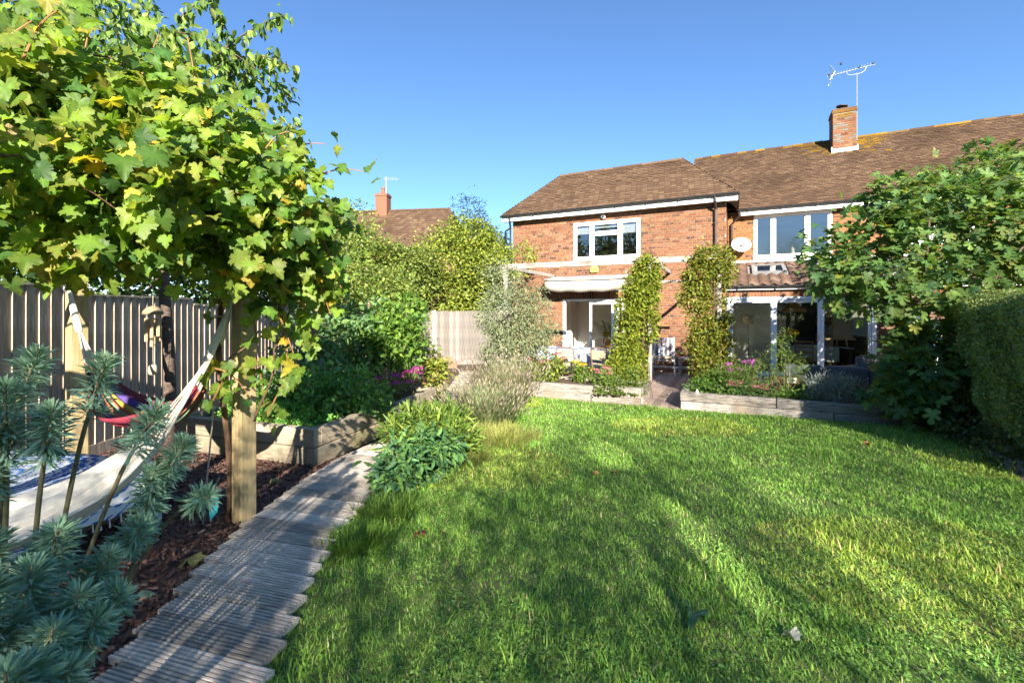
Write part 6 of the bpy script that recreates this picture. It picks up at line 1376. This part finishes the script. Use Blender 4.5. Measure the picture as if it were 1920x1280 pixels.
for z in (.1, .26, .42): b.box(-.25, .25, -.14, -.12, z, z + .12, (.2, .14, .1))
b.build('slats', M['sleeper'], cr, kind='stuff')
b = MB(); b.box(-.25, .25, -.118, .12, .06, .54, (.1, .07, .05)); b.build('body', M['sleeper'], cr); b = MB(); b.box(.02, .16, -.15, -.142, .44, .54, (.75, .75, .75)); b.build('card', M['tinted'], cr)
wch = hthing('wicker_chair', 'round brown wicker chair behind the long planter', 'chair', 6.95, -2.2)
b = MB(); b.lathe([(.3, 0), (.33, .3), (.40, .42), (.42, .62), (.39, .63), (.36, .44), (.0, .40)], (0, 0, 0), 18, (.42, .27, .17)); b.build('shell', M['tinted'], wch, smooth=True); b = MB(); b.lathe([(0, .40), (.3, .41), (.32, .46), (.25, .5), (0, .5)], (0, 0, 0), 16, (.45, .32, .22)); b.build('seat_cushion', M['tinted'], wch, smooth=True)
# leaning mirror by the fig
mr = hthing('leaning_mirror', 'tall pale framed mirror leaning against the lean-to wall', 'mirror', 10.35, -1.3, .0, 0); MG = pmat('mirror_glass', (.7, .74, .78), None, 1, .06, metal=1.0)
fr = link('tilt_frame', MB().mesh('e', M['upvc']), mr) if False else None
def tilt(b, nm, mt, par): return b.build(nm, mt, par, rot=(R(-22), R(14), 0), bevel=.006)
b = MB(); b.box(-.32, -.26, -.03, .03, 0, 1.75); b.box(.26, .32, -.03, .03, 0, 1.75); b.box(-.26, .26, -.029, .029, 0, .06); b.box(-.26, .26, -.029, .029, 1.69, 1.75); b.box(-.26, .26, -.028, .028, .9, .94); tilt(b, 'frame', M['upvc'], mr)
b = MB(); b.box(-.26, .26, -.008, .008, .06, .9); b.box(-.26, .26, -.008, .008, .94, 1.69); tilt(b, 'mirror_glass', MG, mr)
wt = hthing('white_marker', 'tiny white pointed plant marker on the long sleeper end', 'marker', 6.22, -5.38, .31); b = MB(); b.add([(-.03, 0, 0), (.03, 0, 0), (.03, .02, 0), (-.03, .02, 0), (0, .01, .07)], [(0, 1, 4), (1, 2, 4), (2, 3, 4), (3, 0, 4)], (.75, .75, .75)); b.build('marker_plate', M['tinted'], wt)

# ================================================================== inside the rooms
def T_(b, nm, par, **k): return b.build(nm, M['tinted'], par, **k)
fl = hthing('floor_lamp', 'standing lamp with cream shade behind the first glazed door', 'lamp', 7.2, 1.75)
b = MB(); b.lathe([(.15, 0), (.15, .02), (.02, .04)], (0, 0, 0), 16, (.12, .1, .08)); b.tube([(0, 0, .03), (0, 0, 1.35)], .012, 8, (.25, .2, .14)); T_(b, 'stand', fl); b = MB(); b.lathe([(.12, 1.33), (.21, 1.62), (.205, 1.62), (.115, 1.335)], (0, 0, 0), 20, (.72, .55, .36)); T_(b, 'lamp_shade', fl, smooth=True)
pd = hthing('pendant_lamp', 'copper dome pendant lamp hanging over the indoor table', 'lamp', 8.35, 1.3, 1.72)
b = MB(); b.lathe([(.32, 0), (.3, .07), (.2, .14), (.1, .2), (.07, .34), (.03, .35), (.03, .33), (.06, .3), (.17, .13), (.29, .03)], (0, 0, 0), 22, (.58, .26, .11)); T_(b, 'dome', pd, smooth=True); b = MB(); b.tube([(0, 0, .34), (0, 0, .62)], .005, 5, (.05, .05, .05)); T_(b, 'flex', pd)
it = hthing('indoor_table', 'indoor dining table with pale green cloth behind the glass', 'table', 8.65, 1.35)
b = MB(); b.box(-.65, .7, -.4, .4, .72, .75, (.40, .45, .40)); b.box(-.66, .71, -.41, -.4, .35, .74, (.36, .42, .38)); b.box(-.66, .71, .4, .41, .35, .74, (.36, .42, .38)); b.box(.71, .72, -.4, .4, .35, .74, (.36, .42, .38)); T_(b, 'cloth', it)
for sx in (-.55, .6):
    for sy in (-.3, .3): b = MB(); b.box(sx - .03, sx + .03, sy - .03, sy + .03, 0, .72, (.25, .15, .08)); T_(b, 'leg', it)
ic = hthing('ladderback_chair', 'brown wooden ladder-back chair at the indoor table', 'chair', 8.5, .65)
for s in (-1, 1):
    b = MB(); b.box(s * .2 - .015, s * .2 + .015, -.215, -.185, 0, .95, (.36, .17, .08)); T_(b, 'leg', ic); b = MB(); b.box(s * .2 - .015, s * .2 + .015, .185, .215, 0, .44, (.36, .17, .08)); T_(b, 'leg', ic)
for z in (.6, .74, .88): b = MB(); b.box(-.185, .185, -.21, -.19, z, z + .055, (.38, .18, .09)); T_(b, 'rung', ic)
b = MB(); b.box(-.22, .22, -.22, .22, .43, .46, (.4, .22, .12)); T_(b, 'seat', ic)
vs_ = hthing('flower_vase', 'glass vase of yellow sunflowers on the indoor table', 'vase', 8.3, 1.2, .77)
b = MB(); b.lathe([(.0, 0), (.05, 0), (.055, .2), (.05, .2), (.045, .01)], (0, 0, 0), 14); b.build('glass', M['glass'], vs_, smooth=True); b = MB()
for k in range(7): a = k * .9; b.tube([(0, 0, .02), (.1 * math.cos(a), .1 * math.sin(a), .34)], .005, 4, (.1, .2, .04))
T_(b, 'stems', vs_, kind='stuff')
for k in range(8):
    a = k * .8; c = np.array([.12 * math.cos(a) * (k > 0), .10 * math.sin(a), .36 + .03 * (k % 3)]); n = 26; u = rand_unit(n); u[:, 1] = -np.abs(u[:, 1]) * .3; V, F, T = scatter(L_WIDE, c + u * .02, frames(u, rand_unit(n)), .05 + .01 * rng.random(n), tints(n, [(.72, .47, .02), (.8, .55, .03), (.6, .35, .02)])); link('sunflower', np_mesh('sunflower', V, F, T, M['matte_leaf']), vs_)
pn = hthing('piano', 'black upright piano inside behind the third glazed door', 'piano', 9.62, 1.55, .015, -70)
b = MB(); b.box(-.6, .6, 0, .3, .0, 1.05, (.02, .02, .022)); T_(b, 'case', pn, bevel=.01); b = MB(); b.box(-.6, .6, -.28, 0, .62, .72, (.022, .022, .025)); T_(b, 'key_bed', pn); b = MB(); b.box(-.55, .55, -.26, -.1, .72, .735, (.75, .73, .66)); T_(b, 'keys', pn)
for s in (-.55, .55): b = MB(); b.box(s - .04, s + .04, -.26, -.18, 0, .62, (.02, .02, .02)); T_(b, 'leg', pn)
b = MB(); b.box(-.2, .2, -.02, .0, 1.05, 1.3, (.5, .47, .4)); T_(b, 'sheet_music', pn)
es = hthing('easel', 'tall pale wooden easel inside by the last glazed door', 'easel', 9.35, 1.05)
for (p0, p1) in (((-.2, 0, 0), (-.05, .1, 1.9)), ((.3, 0, 0), (.1, .1, 1.9)), ((.05, .6, 0), (.03, .12, 1.8))): b = MB(); b.bar(p0, p1, .05, .03, tint=(.5, .34, .18)); T_(b, 'leg', es)
b = MB(); b.box(-.3, .4, -.03, .05, .95, 1.0, (.5, .34, .18)); T_(b, 'ledge', es); b = MB(); b.box(-.08, .35, 0.0, .02, 1.0, 1.55, (.52, .4, .26)); T_(b, 'panel', es)
dr = hthing('dried_bouquet', 'russet dried flower bouquet in a vase on the inner wall', 'bouquet', 9.2, 2.05, 1.1)
n = 260; u = rand_unit(n); V, F, T = scatter(L_WIDE, np.array([0, 0, .38]) + u * np.array([.2, .15, .2]) * rng.random((n, 1)) ** .4, frames(u, rand_unit(n)), .05 + .03 * rng.random(n), tints(n, [(.28, .10, .05), (.4, .2, .1), (.18, .08, .05)])); link('dried_flowers', np_mesh('dried_flowers', V, F, T, M['matte_leaf']), dr); b = MB(); b.lathe([(.0, -.02), (.05, -.02), (.08, .1), (.04, .22), (.05, .25)], (0, 0, 0), 12, (.45, .42, .3)); T_(b, 'vase', dr, smooth=True); b = MB(); b.box(-.2, .2, -.15, .15, -1.09, -.02, (.4, .3, .2)); T_(b, 'plinth', dr)
pl = hthing('palm_plant', 'potted palm standing inside the open patio door', 'plant', 3.15, 1.0)
b = MB(); b.lathe([(.0, 0), (.15, 0), (.2, .35), (.18, .35), (.0, .3)], (0, 0, 0), 16, (.5, .25, .12)); T_(b, 'pot', pl, smooth=True)
for k in range(13):
    a = random.uniform(0, 6.3); l = random.uniform(.5, .8); el = random.uniform(.4, 1.3); tipv = Vector((math.cos(a) * l * math.cos(el), math.sin(a) * l * math.cos(el), .95 + l * math.sin(el) * .9)); q = np.array([[0, 0, .3], [tipv.x * .5, tipv.y * .5, tipv.z * .85], tipv[:]]); cc_ = []; dd_ = []
    for i in range(26): t = .35 + .65 * i / 25; pt = (1 - t) ** 2 * q[0] + 2 * t * (1 - t) * q[1] + t * t * q[2]; cc_.append(pt); dd_.append(q[2] - q[1])
    cc_ = np.array(cc_); dd_ = nrm(np.array(dd_)); sd_ = nrm(np.cross(dd_, [0, 0, 1])) * np.where(np.arange(26) % 2, 1, -1)[:, None]; V, F, T = scatter(L_NAR, cc_, frames(sd_ + dd_ * .6 + np.array([0, 0, -.2]), np.tile([0, 0, 1.0], (26, 1))), .26, tints(26, [(.10, .2, .04), (.16, .26, .06)])); link('frond', np_mesh('frond', V, F, T, M['leaf']), pl)
wcb = hthing('wooden_cabinet', 'orange-brown wooden cabinet inside behind the palm', 'cabinet', 3.05, 2.0); b = MB(); b.box(-.45, .45, 0, .4, .0, 1.0, (.55, .28, .06)); T_(b, 'carcass', wcb, bevel=.01); b = MB(); b.box(-.43, -.01, -.02, -.001, .05, .95, (.58, .3, .07)); T_(b, 'door', wcb); b = MB(); b.box(.01, .43, -.02, -.001, .05, .95, (.58, .3, .07)); T_(b, 'door', wcb)
# ================================================================== the garden's own trees behind the camera, casting the lawn's shade
def lit_spots():
    # patches of ground (x, y, half width, half length) that the photo shows in sun between the shadows
    return [(2.07, 2.45, .16, .75), (1.26, 3.0, .12, .75), (.15, 6.2, .55, 1.1), (.75, 7.3, .7, .8), (1.1, 4.9, .22, .5), (1.9, 6.6, .35, .4), (-.2, 5.4, .35, .6), (3.0, 7.6, .35, .22), (2.3, 3.8, .2, .4)]
def gap(P):
    k = P[:, 2] / -SUN.z; gx = P[:, 0] + SUN.x * k; gy = P[:, 1] + SUN.y * k; m = np.zeros(len(P), dtype=bool)
    for x, y, a, b_ in lit_spots(): m |= ((gx - x) / a) ** 2 + ((gy - y) / b_) ** 2 < 1
    return m
def shade_tree(label, base, blobs, n, size=(.035, .06), pal=None):
    t = thing('garden_tree', label, 'tree', (base[0], base[1], 0), 0, 'trees at the end of the garden'); B0 = npv(t.location); bl = [(np.array(c) - B0, np.array(s)) for c, s in blobs]
    p, out, cc = clump_points(bl, n // 3, n, .15, .0); ok = ~gap(p + B0) & (p[:, 2] > .1); p, out = p[ok], out[ok]; m = len(p)
    V, F, T = scatter(L_WIDE, p, leaf_frames(out, .3, 1.0, .3), size[0] + (size[1] - size[0]) * rng.random(m), tints(m, pal or [(0.06, 0.12, 0.025), (0.09, 0.16, 0.03), (.04, .08, .02)])); link('crown', np_mesh('crown', V, F, T, M['leaf']), t, kind='stuff')
    b = MB(); top = max(c[2] for c, s in blobs); b.tube([(0, 0, -.1), (.05, 0, top * .25), (0, .05, min(2.2, top * .45))], [.14, .11, .06], 10); b.build('trunk', M['bark'], t, smooth=True)
    for i in range(6): c = Vector(cc[rng.integers(len(cc))]); b = MB(); b.tube([(0, 0, min(2.0, top * .4)), (c.x * .5, c.y * .5, (c.z + min(2.0, top * .4)) * .5 + .2), c], [.045, .025, .01], 7); b.build('limb', M['bark'], t, smooth=True)
shade_tree('broad leafy tree at the hammock side of the garden end', (-3.2, -5.5), [((-3.2, -5.5, 3.0), (2.2, 1.1, 1.95)), ((-5.4, -5.2, 2.8), (1.5, 1.0, 2.0)), ((-3.8, -5.5, 1.2), (2.6, .9, 1.2)), ((-1.2, -5.5, 3.5), (1.1, .9, 1.4)), ((-1.6, -5.4, 1.6), (1.2, .9, 1.4))], 54000)
shade_tree('leafy tree in the middle of the garden end', (.6, -5.6), [((.4, -5.5, 2.7), (1.7, 1.0, 2.0)), ((.9, -5.5, 3.7), (1.3, 1.0, 1.5)), ((-.6, -5.4, 1.2), (1.6, .9, 1.2)), ((1.8, -5.5, 1.4), (1.6, .9, 1.4)), ((2.2, -5.6, 4.2), (1.2, 1.0, 1.7)), ((-.9, -5.5, 3.8), (.9, .8, 1.0))], 40000)
shade_tree('tall spreading tree on the hedge side of the garden end', (5.6, -6.0), [((4.6, -6.0, 4.6), (2.0, 1.2, 2.9)), ((6.8, -6.0, 6.2), (2.0, 1.3, 3.7)), ((9.2, -6.0, 6.0), (2.2, 1.3, 3.7)), ((5.4, -6.0, 1.7), (2.6, 1.0, 1.7)), ((8.4, -6.0, 1.8), (2.4, 1.0, 1.8))], 80000)

shade_tree('taller tree farther back beyond the garden end', (-2.0, -14.0), [((-2.6, -14, 6.3), (1.9, 1.3, 2.1)), ((-.9, -14, 6.2), (1.6, 1.2, 2.0)), ((-2, -14, 3.6), (1.5, 1.2, 1.6))], 26000)
for (x_, y_, h_, lab) in ((-13.5, 4, 9.5, 'big neighbouring tree reflected in the upstairs windows'), (-17, -2.5, 10.5, 'tall neighbouring tree further behind the long fence'), (-22, 2, 11, 'farthest tall tree in the neighbouring garden'), (-12.5, -5, 9, 'round neighbouring tree nearest the garden end'), (-9.6, -7.5, 9.5, 'narrow neighbouring tree close to the garden corner')):
    t_ = shade_tree(lab, (x_, y_), [((x_, y_, h_ * .6), (2.6, 2.2, h_ * .38)), ((x_ + 1.2, y_ - 1.5, h_ * .4), (2.4, 2.0, h_ * .32))], 5000, (.25, .42))
